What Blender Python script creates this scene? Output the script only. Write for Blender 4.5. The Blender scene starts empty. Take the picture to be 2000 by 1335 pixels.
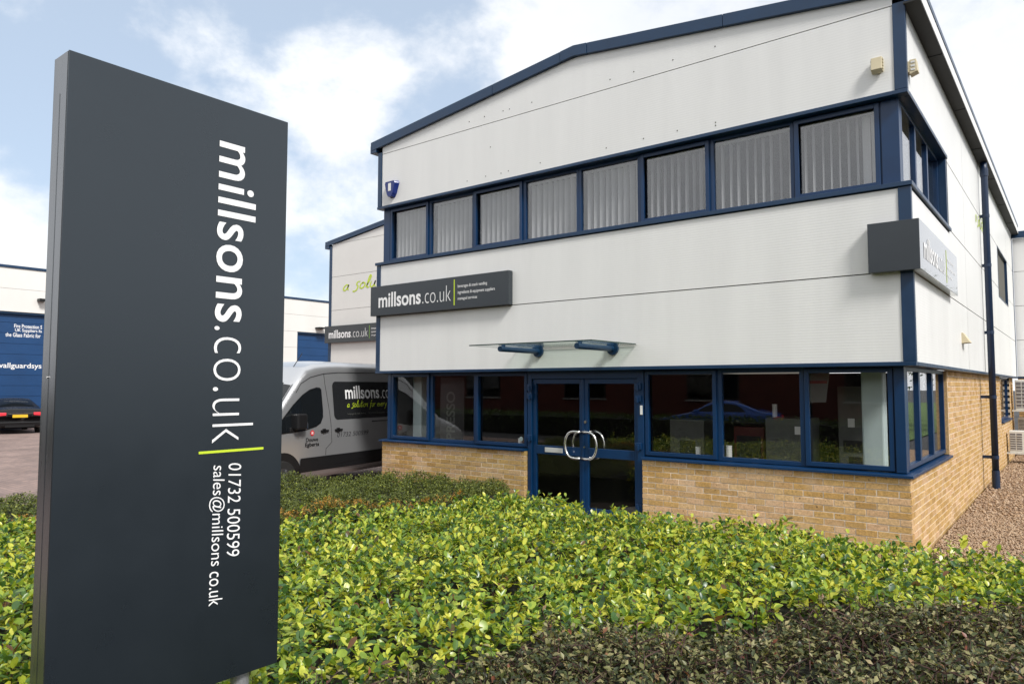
import bpy, math, random
import numpy as np
from mathutils import Matrix, Vector
random.seed(7); rng = np.random.default_rng(11)
S = bpy.context.scene; COL = S.collection
rad = math.radians

# ------------------------------------------------------------------ camera
CAM = np.array([1.391, -8.760, 1.951]); FPX = 1410.56
YAW, PITCH, ROLL = 0.6669, 0.0608, 0.0011
def cam_axes():
    f = np.array([-math.sin(YAW)*math.cos(PITCH), math.cos(YAW)*math.cos(PITCH), math.sin(PITCH)])
    r = np.array([math.cos(YAW), math.sin(YAW), 0.]); u = np.cross(r, f)
    c, s = math.cos(ROLL), math.sin(ROLL)
    return c*r+s*u, c*u-s*r, f
RA, UA, FA = cam_axes()
cd = bpy.data.cameras.new('camera'); cam = bpy.data.objects.new('camera', cd); COL.objects.link(cam)
cd.sensor_width = 36; cd.lens = FPX/2000*36; cd.clip_start = .05; cd.clip_end = 2000
M = Matrix.Identity(4)
for i in range(3):
    M[i][0] = RA[i]; M[i][1] = UA[i]; M[i][2] = -FA[i]; M[i][3] = CAM[i]
cam.matrix_world = M; S.camera = cam

# ------------------------------------------------------------------ sky and sun
SUN_AZ = (math.cos(rad(-22)), math.sin(rad(-22))); SUN_EL = rad(44)
W = bpy.data.worlds.new('World'); S.world = W; W.use_nodes = True
nt = W.node_tree; N = nt.nodes; Lk = nt.links; N.clear()
def nd(t, **k):
    n = N.new(t)
    for a, v in k.items(): setattr(n, a, v)
    return n
out = nd('ShaderNodeOutputWorld'); bg = nd('ShaderNodeBackground'); bg.inputs[1].default_value = .1
sky = nd('ShaderNodeTexSky'); sky.sky_type = 'NISHITA'; sky.sun_disc = False
sky.sun_elevation = SUN_EL; sky.sun_rotation = math.atan2(SUN_AZ[0], SUN_AZ[1]); sky.air_density = 1.0; sky.dust_density = 1.5; sky.ozone_density = 2.0
tc = nd('ShaderNodeTexCoord')
def wmath(op, a, b=None, c=None, clamp=False):
    n = nd('ShaderNodeMath', operation=op); n.use_clamp = clamp
    for i, v in enumerate((a, b, c)):
        if v is None: continue
        if isinstance(v, (int, float)): n.inputs[i].default_value = v
        else: Lk.new(v, n.inputs[i])
    return n.outputs[0]
def wnoise(scale, detail, rough, loc, dist=0.):
    mp = nd('ShaderNodeMapping'); mp.inputs['Location'].default_value = loc; mp.inputs['Scale'].default_value = (1, 1, 1.5)
    Lk.new(tc.outputs['Generated'], mp.inputs[0])
    n = nd('ShaderNodeTexNoise'); n.inputs['Scale'].default_value = scale; n.inputs['Detail'].default_value = detail
    n.inputs['Roughness'].default_value = rough; n.inputs['Distortion'].default_value = dist
    Lk.new(mp.outputs[0], n.inputs['Vector']); return n.outputs['Fac']
n1 = wnoise(3.1, 9, .56, (.35, .1, .2), .15); n2 = wnoise(9, 8, .6, (2.2, 4.1, .3)); n3 = wnoise(1.7, 6, .55, (5.1, .7, 3.))
dotn = nd('ShaderNodeVectorMath', operation='DOT_PRODUCT'); Lk.new(tc.outputs['Generated'], dotn.inputs[0])
dotn.inputs[1].default_value = (-.79, .47, .385)
mr = nd('ShaderNodeMapRange'); mr.interpolation_type = 'SMOOTHSTEP'; Lk.new(dotn.outputs['Value'], mr.inputs[0])
for i, v in zip((1, 2, 3, 4), (.915, .972, .17, -.09)): mr.inputs[i].default_value = v
sepz = nd('ShaderNodeSeparateXYZ'); Lk.new(tc.outputs['Generated'], sepz.inputs[0])
low = nd('ShaderNodeMapRange'); Lk.new(sepz.outputs[2], low.inputs[0])
for i, v in zip((1, 2, 3, 4), (.20, .37, .17, 0)): low.inputs[i].default_value = v
dens = wmath('ADD', wmath('ADD', wmath('ADD', n1, wmath('MULTIPLY', wmath('SUBTRACT', n2, .5), .34)), mr.outputs[0]), low.outputs[0])
dot2 = nd('ShaderNodeVectorMath', operation='DOT_PRODUCT'); Lk.new(tc.outputs['Generated'], dot2.inputs[0]); dot2.inputs[1].default_value = (-.728, .566, .385)
cum = nd('ShaderNodeMapRange'); cum.interpolation_type = 'SMOOTHSTEP'; Lk.new(dot2.outputs['Value'], cum.inputs[0])
for i, v in zip((1, 2, 3, 4), (.9935, .9992, 0., .11)): cum.inputs[i].default_value = v
dens = wmath('ADD', dens, cum.outputs[0])
mask = nd('ShaderNodeMapRange'); mask.interpolation_type = 'SMOOTHSTEP'; Lk.new(dens, mask.inputs[0])
for i, v in zip((1, 2, 3, 4), (.43, .65, .0, 1.)): mask.inputs[i].default_value = v
haze = nd('ShaderNodeMix', data_type='RGBA'); haze.inputs[0].default_value = .50
Lk.new(sky.outputs[0], haze.inputs[6]); haze.inputs[7].default_value = (7.2, 8.4, 9.8, 1)
shade = nd('ShaderNodeMix', data_type='RGBA'); shf = nd('ShaderNodeMapRange'); Lk.new(n3, shf.inputs[0])
for i, v in zip((1, 2, 3, 4), (.38, .66, 0., 1.)): shf.inputs[i].default_value = v
Lk.new(shf.outputs[0], shade.inputs[0]); shade.inputs[6].default_value = (9.6, 9.7, 9.8, 1); shade.inputs[7].default_value = (7.6, 7.9, 8.4, 1)
cm = nd('ShaderNodeMix', data_type='RGBA'); Lk.new(mask.outputs[0], cm.inputs[0]); Lk.new(haze.outputs[2], cm.inputs[6]); Lk.new(shade.outputs[2], cm.inputs[7])
Lk.new(cm.outputs[2], bg.inputs[0]); Lk.new(bg.outputs[0], out.inputs[0])
sl = bpy.data.lights.new('sun', 'SUN'); sl.energy = 3.35; sl.angle = rad(13); sl.color = (1, .97, .93)
so = bpy.data.objects.new('sun', sl); COL.objects.link(so)
sd = Vector((SUN_AZ[0]*math.cos(SUN_EL), SUN_AZ[1]*math.cos(SUN_EL), math.sin(SUN_EL)))
so.rotation_euler = sd.to_track_quat('Z', 'Y').to_euler(); so.location = (20, 5, 30)
vs = S.view_settings; vs.view_transform = 'Standard'; vs.look = 'None'; vs.gamma = 1; vs.exposure = 0.30; vs.use_curve_mapping = False
S.cycles.max_bounces = 8; S.cycles.transparent_max_bounces = 12; S.cycles.caustics_reflective = False; S.cycles.caustics_refractive = False

# ------------------------------------------------------------------ materials
MATS = {}
def mat(name, col, rough=.5, metal=0., spec=.5, var=0., vscale=4., bump=0., bscale=60., rvar=0., streak=(1, 1, 1), coat=0., emit=None):
    m = bpy.data.materials.new(name); m.use_nodes = True; t = m.node_tree; b = t.nodes['Principled BSDF']
    b.inputs['Base Color'].default_value = (*col, 1); b.inputs['Roughness'].default_value = rough; b.inputs['Metallic'].default_value = metal
    b.inputs['Specular IOR Level'].default_value = spec; b.inputs['Coat Weight'].default_value = coat
    tcn = t.nodes.new('ShaderNodeTexCoord')
    if var or rvar:
        mp = t.nodes.new('ShaderNodeMapping'); mp.inputs['Scale'].default_value = streak; t.links.new(tcn.outputs['Object'], mp.inputs[0])
        n = t.nodes.new('ShaderNodeTexNoise'); n.inputs['Scale'].default_value = vscale; n.inputs['Detail'].default_value = 7; n.inputs['Roughness'].default_value = .62
        t.links.new(mp.outputs[0], n.inputs['Vector'])
        if var:
            r = t.nodes.new('ShaderNodeMapRange'); r.inputs[1].default_value = .3; r.inputs[2].default_value = .7; r.inputs[3].default_value = 1-var; r.inputs[4].default_value = 1+var
            t.links.new(n.outputs['Fac'], r.inputs[0])
            mx = t.nodes.new('ShaderNodeMix'); mx.data_type = 'RGBA'; mx.blend_type = 'MULTIPLY'; mx.inputs[0].default_value = 1; mx.inputs[6].default_value = (*col, 1)
            t.links.new(r.outputs[0], mx.inputs[7]); t.links.new(mx.outputs[2], b.inputs['Base Color'])
        if rvar:
            r = t.nodes.new('ShaderNodeMapRange'); r.inputs[1].default_value = .3; r.inputs[2].default_value = .7; r.inputs[3].default_value = max(.02, rough-rvar); r.inputs[4].default_value = rough+rvar
            t.links.new(n.outputs['Fac'], r.inputs[0]); t.links.new(r.outputs[0], b.inputs['Roughness'])
    if bump:
        n = t.nodes.new('ShaderNodeTexNoise'); n.inputs['Scale'].default_value = bscale; n.inputs['Detail'].default_value = 5; t.links.new(tcn.outputs['Object'], n.inputs['Vector'])
        bp = t.nodes.new('ShaderNodeBump'); bp.inputs['Strength'].default_value = bump; bp.inputs['Distance'].default_value = .01
        t.links.new(n.outputs['Fac'], bp.inputs['Height']); t.links.new(bp.outputs[0], b.inputs['Normal'])
    if emit: b.inputs['Emission Color'].default_value = (*emit[0], 1); b.inputs['Emission Strength'].default_value = emit[1]
    MATS[name] = m; return m
def stint(name, c): MATS[name].node_tree.nodes['Principled BSDF'].inputs['Specular Tint'].default_value = (*c, 1)
def glass(name, tint=(1, 1, 1), ior=1.5, rough=.0):
    m = bpy.data.materials.new(name); m.use_nodes = True; t = m.node_tree; t.nodes.clear()
    o = t.nodes.new('ShaderNodeOutputMaterial'); tr = t.nodes.new('ShaderNodeBsdfTransparent'); tr.inputs[0].default_value = (*tint, 1)
    g = t.nodes.new('ShaderNodeBsdfGlossy'); g.inputs['Roughness'].default_value = rough; g.inputs[0].default_value = (1, 1, 1, 1)
    f = t.nodes.new('ShaderNodeFresnel'); gg = t.nodes.new('ShaderNodeNewGeometry'); ii = t.nodes.new('ShaderNodeMapRange')
    ii.inputs[3].default_value = ior; ii.inputs[4].default_value = 1/ior; t.links.new(gg.outputs['Backfacing'], ii.inputs[0]); t.links.new(ii.outputs[0], f.inputs[0]); mx = t.nodes.new('ShaderNodeMixShader')
    t.links.new(f.outputs[0], mx.inputs[0]); t.links.new(tr.outputs[0], mx.inputs[1]); t.links.new(g.outputs[0], mx.inputs[2]); t.links.new(mx.outputs[0], o.inputs[0])
    MATS[name] = m; return m
def ramp_mat(name, stops, rough=.5, spec=.5, noise=0., nscale=60., trans=0., specks=False, bump=0., bscale=80.):
    """colour picked per piece: object random + island random"""
    m = bpy.data.materials.new(name); m.use_nodes = True; t = m.node_tree; b = t.nodes['Principled BSDF']
    oi = t.nodes.new('ShaderNodeObjectInfo'); ge = t.nodes.new('ShaderNodeNewGeometry')
    ad = t.nodes.new('ShaderNodeMath'); ad.operation = 'ADD'; fr = t.nodes.new('ShaderNodeMath'); fr.operation = 'FRACT'
    t.links.new(oi.outputs['Random'], ad.inputs[0]); t.links.new(ge.outputs['Random Per Island'], ad.inputs[1]); t.links.new(ad.outputs[0], fr.inputs[0])
    cr = t.nodes.new('ShaderNodeValToRGB'); e = cr.color_ramp.elements
    while len(e) < len(stops): e.new(.5)
    for k, (p, c) in enumerate(stops): e[k].position = p; e[k].color = (*c, 1)
    t.links.new(fr.outputs[0], cr.inputs[0]); colo = cr.outputs[0]
    ge2 = ge.outputs['Position']
    if noise:
        n = t.nodes.new('ShaderNodeTexNoise'); n.inputs['Scale'].default_value = nscale; n.inputs['Detail'].default_value = 5; t.links.new(ge2, n.inputs['Vector'])
        r = t.nodes.new('ShaderNodeMapRange'); r.inputs[1].default_value = .3; r.inputs[2].default_value = .7; r.inputs[3].default_value = 1-noise; r.inputs[4].default_value = 1+noise
        t.links.new(n.outputs['Fac'], r.inputs[0]); mx = t.nodes.new('ShaderNodeMix'); mx.data_type = 'RGBA'; mx.blend_type = 'MULTIPLY'; mx.inputs[0].default_value = 1
        t.links.new(colo, mx.inputs[6]); t.links.new(r.outputs[0], mx.inputs[7]); colo = mx.outputs[2]
    if specks:
        n = t.nodes.new('ShaderNodeTexNoise'); n.inputs['Scale'].default_value = 34; n.inputs['Detail'].default_value = 2; t.links.new(ge2, n.inputs['Vector'])
        r = t.nodes.new('ShaderNodeMapRange'); r.inputs[1].default_value = .70; r.inputs[2].default_value = .73; t.links.new(n.outputs['Fac'], r.inputs[0])
        mx = t.nodes.new('ShaderNodeMix'); mx.data_type = 'RGBA'; t.links.new(r.outputs[0], mx.inputs[0]); t.links.new(colo, mx.inputs[6]); mx.inputs[7].default_value = (.05, .03, .02, 1); colo = mx.outputs[2]
        n = t.nodes.new('ShaderNodeTexNoise'); n.inputs['Scale'].default_value = 3.2; n.inputs['Detail'].default_value = 4; t.links.new(ge2, n.inputs['Vector'])
        r = t.nodes.new('ShaderNodeMapRange'); r.inputs[1].default_value = .52; r.inputs[2].default_value = .75; r.inputs[4].default_value = .45; t.links.new(n.outputs['Fac'], r.inputs[0])
        mx = t.nodes.new('ShaderNodeMix'); mx.data_type = 'RGBA'; t.links.new(r.outputs[0], mx.inputs[0]); t.links.new(colo, mx.inputs[6]); mx.inputs[7].default_value = (.58, .43, .29, 1); colo = mx.outputs[2]
    t.links.new(colo, b.inputs['Base Color']); b.inputs['Roughness'].default_value = rough; b.inputs['Specular IOR Level'].default_value = spec
    if bump:
        n = t.nodes.new('ShaderNodeTexNoise'); n.inputs['Scale'].default_value = bscale; n.inputs['Detail'].default_value = 5; t.links.new(ge2, n.inputs['Vector'])
        bp = t.nodes.new('ShaderNodeBump'); bp.inputs['Strength'].default_value = bump; bp.inputs['Distance'].default_value = .006
        t.links.new(n.outputs['Fac'], bp.inputs['Height']); t.links.new(bp.outputs[0], b.inputs['Normal'])
    if trans:
        tl = t.nodes.new('ShaderNodeBsdfTranslucent'); mx = t.nodes.new('ShaderNodeMixShader'); mx.inputs[0].default_value = trans
        br = t.nodes.new('ShaderNodeMix'); br.data_type = 'RGBA'; br.blend_type = 'MULTIPLY'; br.inputs[0].default_value = 1; br.inputs[7].default_value = (1.25, 1.15, .5, 1)
        t.links.new(colo, br.inputs[6]); t.links.new(br.outputs[2], tl.inputs[0])
        o = t.nodes['Material Output']; t.links.new(b.outputs[0], mx.inputs[1]); t.links.new(tl.outputs[0], mx.inputs[2]); t.links.new(mx.outputs[0], o.inputs[0])
    MATS[name] = m; return m

mat('clad', (.73, .73, .715), .42, var=.04, vscale=1.2, streak=(2.2, 2.2, .3), rvar=.06)
mat('clad_far', (.70, .69, .66), .5, var=.05, vscale=.5)
mat('joint', (.10, .095, .08), .8)
mat('navy', (.006, .032, .082), .36, var=.12, vscale=3, rvar=.08)
mat('navy_frame', (.001, .027, .088), .36, var=.08, vscale=5)
mat('navy_pipe', (.006, .02, .055), .4, var=.1)
mat('gutter', (.014, .015, .016), .7, var=.45, vscale=2.2, streak=(1, .6, 1))
mat('gutter_white', (.75, .75, .74), .45)
mat('slate', (.009, .013, .017), .30, spec=.75, var=.06, vscale=2.6, rvar=.045)
stint('slate', (.90, 1., 1.10))
mat('slate_edge', (.15, .16, .175), .26, var=.08, vscale=3, streak=(3, 3, .4), rvar=.06, metal=.85)
mat('slate_sign', (.030, .037, .044), .24, var=.05)
mat('slate_gloss', (.03, .037, .044), .16, spec=.8, coat=1.)
mat('plate_alu', (.62, .62, .60), .5, metal=.3)
mat('white_vinyl', (.82, .82, .82), .45)
mat('lime', (.52, .66, .03), .5)
mat('lime_dim', (.20, .40, .05), .5)
mat('mortar', (.62, .53, .42), .9, var=.2, vscale=12, bump=.3)
ramp_mat('brick', [(0, (.37, .22, .075)), (.2, (.50, .325, .13)), (.42, (.44, .265, .09)), (.6, (.55, .37, .18)), (.8, (.54, .35, .20)), (1, (.38, .23, .08))], .82, .25, noise=.26, nscale=45, specks=True, bump=.5)
mat('steel', (.72, .71, .69), .22, metal=1, rvar=.05)
mat('post_steel', (.36, .37, .38), .42, metal=.6)
mat('cream', (.56, .49, .33), .55, var=.08)
mat('blind', (.52, .53, .54), .7, var=.05)
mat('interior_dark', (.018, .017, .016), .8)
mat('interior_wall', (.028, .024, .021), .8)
mat('pale_col', (.40, .48, .47), .6)
mat('machine', (.095, .10, .09), .45, var=.1)
mat('machine_dark', (.012, .011, .011), .4)
mat('machine_red', (.12, .012, .01), .4)
mat('paper', (.75, .75, .72), .6)
glass('glass'); glass('glass_canopy', (.90, .95, .92), 1.45); glass('glass_dark', (.10, .12, .13), 1.5); glass('glass_up', (.90, .90, .90), 1.85)
mat('van_paint', (.55, .56, .575), .31, metal=.72, coat=.5)
mat('glass_green', (.02, .045, .035), .2)
mat('van_roof', (.36, .36, .37), .26, metal=.6, coat=.7)
mat('black_plastic', (.010, .010, .011), .45, spec=.3)
mat('rim', (.09, .09, .095), .4, metal=.7)
mat('rubber', (.012, .012, .012), .75)
mat('van_panel', (.016, .017, .019), .2)
mat('auto_glass', (.008, .010, .012), .05, spec=.5)
mat('chrome', (.8, .8, .8), .12, metal=1)
mat('red', (.60, .012, .02), .4); mat('lamp_red', (.85, .04, .06), .3)
mat('car_black', (.005, .005, .006), .25, spec=.3, coat=.25); mat('car_blue', (.03, .12, .50), .25, coat=1)
mat('plate', (.72, .45, .02), .5)
mat('phone_ink', (.06, .06, .065), .4)
mat('shutter', (.005, .045, .14), .5, var=.1, vscale=1)
mat('alarm', (.008, .022, .15), .25)
mat('ac_white', (.70, .69, .64), .5, var=.06); mat('ac_grille', (.16, .15, .15), .6)
mat('soil', (.055, .038, .026), .95, var=.3, vscale=9, bump=.6)
mat('twig', (.060, .030, .024), .85, var=.3, vscale=30)
mat('under', (.010, .011, .006), .95, var=.4, vscale=12)  # near-black colour painted in for the shade deep between hedge leaves
ramp_mat('laurel', [(0, (.16, .07, .03)), (.03, (.035, .095, .032)), (.28, (.09, .18, .034)), (.46, (.22, .335, .045)), (.74, (.44, .51, .062)), (1, (.66, .63, .10))], .29, .5, noise=.18, nscale=25, trans=.38)
ramp_mat('small_leaf', [(0, (.020, .028, .010)), (.45, (.046, .062, .019)), (.62, (.13, .135, .044)), (.95, (.32, .29, .14)), (1, (.18, .04, .025))], .42, .4, noise=.2, nscale=40, trans=.2)
ramp_mat('back_leaf', [(0, (.040, .060, .012)), (.5, (.085, .11, .02)), (.85, (.15, .17, .03)), (1, (.27, .30, .05))], .45, .4, noise=.2, nscale=20, trans=.22)
ramp_mat('ochre_leaf', [(0, (.30, .19, .03)), (.5, (.42, .22, .03)), (1, (.26, .12, .03))], .5, .4, trans=.25)
ramp_mat('tree_leaf', [(0, (.03, .06, .012)), (1, (.09, .14, .03))], .5, .4, trans=.25)
mat('bark', (.09, .065, .045), .9, var=.3, vscale=12)
ramp_mat('pebble', [(0, (.30, .19, .11)), (.25, (.42, .29, .18)), (.5, (.22, .14, .09)), (.75, (.50, .38, .26)), (1, (.34, .24, .17))], .75, .35, noise=.25, nscale=120)

def brick_tex_mat(name, c1, c2, mort, bw, bh, scale=1., rough=.85, axis=None, bump=.4):
    m = bpy.data.materials.new(name); m.use_nodes = True; t = m.node_tree; b = t.nodes['Principled BSDF']
    ge = t.nodes.new('ShaderNodeNewGeometry'); mp = t.nodes.new('ShaderNodeMapping'); t.links.new(ge.outputs['Position'], mp.inputs[0])
    if axis: mp.inputs['Rotation'].default_value = axis
    bt = t.nodes.new('ShaderNodeTexBrick'); t.links.new(mp.outputs[0], bt.inputs['Vector'])
    bt.inputs['Color1'].default_value = (*c1, 1); bt.inputs['Color2'].default_value = (*c2, 1); bt.inputs['Mortar'].default_value = (*mort, 1)
    bt.inputs['Scale'].default_value = scale; bt.inputs['Brick Width'].default_value = bw; bt.inputs['Row Height'].default_value = bh; bt.inputs['Mortar Size'].default_value = .006; bt.inputs['Bias'].default_value = 0
    n = t.nodes.new('ShaderNodeTexNoise'); n.inputs['Scale'].default_value = .9; n.inputs['Detail'].default_value = 8; t.links.new(ge.outputs['Position'], n.inputs['Vector'])
    r = t.nodes.new('ShaderNodeMapRange'); r.inputs[1].default_value = .3; r.inputs[2].default_value = .7; r.inputs[3].default_value = .72; r.inputs[4].default_value = 1.2; t.links.new(n.outputs['Fac'], r.inputs[0])
    mx = t.nodes.new('ShaderNodeMix'); mx.data_type = 'RGBA'; mx.blend_type = 'MULTIPLY'; mx.inputs[0].default_value = 1
    t.links.new(bt.outputs['Color'], mx.inputs[6]); t.links.new(r.outputs[0], mx.inputs[7]); t.links.new(mx.outputs[2], b.inputs['Base Color']); b.inputs['Roughness'].default_value = rough
    bp = t.nodes.new('ShaderNodeBump'); bp.inputs['Strength'].default_value = bump; bp.inputs['Distance'].default_value = .006; bp.invert = True
    t.links.new(bt.outputs['Fac'], bp.inputs['Height']); t.links.new(bp.outputs[0], b.inputs['Normal']); MATS[name] = m
brick_tex_mat('paving', (.27, .19, .165), (.20, .145, .13), (.14, .105, .09), .21, .105)
brick_tex_mat('red_brick', (.16, .035, .022), (.115, .026, .018), (.10, .05, .04), .225, .075, axis=(rad(90), 0, 0))
mat('tarmac', (.038, .038, .04), .9, var=.2, vscale=3, bump=.4, bscale=200)
mat('concrete', (.36, .34, .31), .9, var=.15, vscale=3, bump=.3)
mat('grass', (.06, .11, .02), .9, var=.4, vscale=6, bump=.8, bscale=40)
mat('gravel_base', (.24, .16, .10), .9, var=.4, vscale=40, bump=1., bscale=90)

# ------------------------------------------------------------------ mesh helpers
ROOT = {}            # object -> world location its local coordinates are measured from
def link(name, me, parent=None):
    o = bpy.data.objects.new(name, me); COL.objects.link(o)
    if parent is not None: o.parent = parent; ROOT[o] = ROOT[parent]
    else: ROOT[o] = np.zeros(3)
    return o
def tag(o, label=None, cat=None, group=None, kind=None):
    for k, v in (('label', label), ('category', cat), ('group', group), ('kind', kind)):
        if v: o[k] = v
    return o
def thing(name, loc, label, cat, group=None, rz=0., local=False):
    o = bpy.data.objects.new(name, None); o.empty_display_size = .2; COL.objects.link(o); o.location = loc; o.rotation_euler.z = rz
    ROOT[o] = np.zeros(3) if local else np.array(loc, float); tag(o, label, cat, group); return o
FRONT = lambda a, d, z: (a, d, z)
SIDE = lambda a, d, z: (-d, a, z)
class MB:
    def __init__(s, mp=None): s.v = []; s.f = []; s.mp = mp
    def add(s, vs, fs):
        n = len(s.v); s.v += [s.mp(*p) for p in vs] if s.mp else [tuple(p) for p in vs]; s.f += [tuple(i+n for i in f) for f in fs]; return s
    def box(s, x0, x1, y0, y1, z0, z1):
        return s.add([(x0, y0, z0), (x1, y0, z0), (x1, y1, z0), (x0, y1, z0), (x0, y0, z1), (x1, y0, z1), (x1, y1, z1), (x0, y1, z1)],
                     [(0, 3, 2, 1), (4, 5, 6, 7), (0, 1, 5, 4), (1, 2, 6, 5), (2, 3, 7, 6), (3, 0, 4, 7)])
    def ring(s, a0, a1, z0, z1, d0, d1, w, wb=None):     # rectangular frame in the a-z plane
        wb = w if wb is None else wb
        s.box(a0, a0+w, d0, d1, z0, z1); s.box(a1-w, a1, d0, d1, z0, z1); s.box(a0+w, a1-w, d0, d1, z0, z0+wb); s.box(a0+w, a1-w, d0, d1, z1-w, z1); return s
    def tube(s, pts, r, n=8, caps=True, r1=None):
        pts = [np.array(p, float) for p in pts]; k = len(pts); base = []
        rs = [r]*k if r1 is None else list(np.linspace(r, r1, k)); prev = None
        for i, p in enumerate(pts):
            t = pts[min(i+1, k-1)]-pts[max(i-1, 0)]; t /= np.linalg.norm(t)+1e-12
            if prev is None: a = np.array([0, 0, 1.]) if abs(t[2]) < .9 else np.array([1., 0, 0])
            else: a = prev
            u = np.cross(t, a); u /= np.linalg.norm(u)+1e-12; w = np.cross(u, t); prev = w
            base.append([p+rs[i]*(math.cos(q*2*math.pi/n)*u+math.sin(q*2*math.pi/n)*w) for q in range(n)])
        vs = [v for b in base for v in b]; fs = []
        for i in range(k-1):
            for q in range(n): fs.append((i*n+q, i*n+(q+1) % n, (i+1)*n+(q+1) % n, (i+1)*n+q))
        if caps: fs.append(tuple(range(n-1, -1, -1))); fs.append(tuple((k-1)*n+q for q in range(n)))
        return s.add(vs, fs)
    def prism(s, poly, y0, y1):                            # poly in (a, z), extruded along d
        n = len(poly); vs = [(a, y0, z) for a, z in poly]+[(a, y1, z) for a, z in poly]
        return s.add(vs, [tuple(range(n)), tuple(range(2*n-1, n-1, -1))]+[(i, i+n, (i+1) % n+n, (i+1) % n) for i in range(n)])
    def build(s, name, m, parent=None, smooth=False, bevel=0.):
        base = ROOT[parent] if parent is not None else np.zeros(3)
        me = bpy.data.meshes.new(name); me.from_pydata([tuple(np.array(v)-base) for v in s.v], [], s.f); me.materials.append(MATS[m])
        if smooth: me.polygons.foreach_set('use_smooth', [True]*len(me.polygons))
        me.update(); o = link(name, me, parent)
        if bevel:
            b = o.modifiers.new('bevel', 'BEVEL'); b.width = bevel; b.segments = 2; b.limit_method = 'ANGLE'; b.angle_limit = rad(50)
        return o
def fast_mesh(name, V, T, m, parent=None, smooth=False):
    me = bpy.data.meshes.new(name); V = np.asarray(V, np.float32)-(ROOT[parent] if parent is not None else 0)
    me.vertices.add(len(V)); me.vertices.foreach_set('co', V.astype(np.float32).ravel())
    T = np.asarray(T, np.int32); me.loops.add(T.size); me.loops.foreach_set('vertex_index', T.ravel())
    me.polygons.add(len(T)); me.polygons.foreach_set('loop_start', np.arange(0, T.size, 3, dtype=np.int32))
    me.materials.append(MATS[m]); me.update(calc_edges=True)
    if smooth: me.polygons.foreach_set('use_smooth', np.ones(len(T), bool))
    return link(name, me, parent)
def text(name, body, org, U, V, m, parent, bold=0., shear=0., space=1.):
    """flat lettering whose bounding box is org .. org+U .. org+V (world or local vectors)"""
    cu = bpy.data.curves.new('t', 'FONT'); cu.body = body; cu.offset = bold; cu.shear = shear; cu.resolution_u = 5; cu.space_character = space
    o = bpy.data.objects.new('t', cu); COL.objects.link(o); dg = bpy.context.evaluated_depsgraph_get(); dg.update()
    me = bpy.data.meshes.new_from_object(o.evaluated_get(dg)); bpy.data.objects.remove(o); bpy.data.curves.remove(cu)
    co = np.array([v.co[:] for v in me.vertices]); mn = co.min(0); sz = np.maximum(co.max(0)-mn, 1e-6); q = (co-mn)/sz
    P = np.array(org)+np.outer(q[:, 0], U)+np.outer(q[:, 1], V)-ROOT[parent]
    me.vertices.foreach_set('co', P.astype(np.float32).ravel()); me.materials.clear(); me.materials.append(MATS[m]); me.name = name; me.update()
    return link(name, me, parent)
GLY = {'a': (1.1, [[(.85, .85), (.5, 1), (.1, .6), (.1, .2), (.4, 0), (.75, .4), (.9, .95), (.85, .3), (1.05, 0)]]),
 's': (1.05, [[(1.0, 1.25), (.55, 1.2), (.45, .85), (.75, .4), (.6, -.15), (.15, -.4), (0, -.2)]]), 'o': (1.05, [[(.5, 1), (.15, .75), (.1, .25), (.4, 0), (.8, .3), (.85, .8), (.5, 1), (.45, .8)]]),
 'l': (.75, [[(.05, .15), (.5, 1.1), (.65, 1.9), (.4, 2), (.25, .7), (.35, 0), (.65, .1)]]), 'u': (1.05, [[(.1, 1), (.05, .3), (.35, 0), (.7, .4), (.8, 1), (.75, .3), (1., 0)]]),
 't': (.85, [[(.5, 2), (.3, .4), (.4, 0), (.7, .1)], [(0, 1.15), (.45, 1.2), (.95, 1.3)]]), 'i': (.5, [[(.2, .95), (.12, .2), (.35, 0)], [(.27, 1.45), (.3, 1.55)]]),
 'n': (1.05, [[(.1, 1), (.05, 0), (.1, .5), (.45, 1), (.7, .8), (.7, .1), (.98, 0)]]), 'f': (.85, [[(.85, 1.8), (.55, 1.9), (.38, 1.2), (.25, 0), (.08, -.8)], [(0, .9), (.4, .95), (.8, 1)]]),
 'r': (.8, [[(.1, 1), (.1, 0), (.15, .6), (.5, 1), (.75, .9)]]), 'e': (.9, [[(.12, .5), (.7, .65), (.6, .95), (.3, 1), (.05, .5), (.3, 0), (.85, .2)]]),
 'v': (.85, [[(.05, 1), (.35, 0), (.8, 1)]]), 'y': (.95, [[(.1, 1), (.2, .4), (.5, .3), (.85, 1), (.7, 0), (.3, -.8), (0, -.6)]]), 'w': (1.2, [[(.05, 1), (.2, .05), (.55, .7), (.75, .05), (1.15, 1)]]), ' ': (.8, [])}
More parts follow.
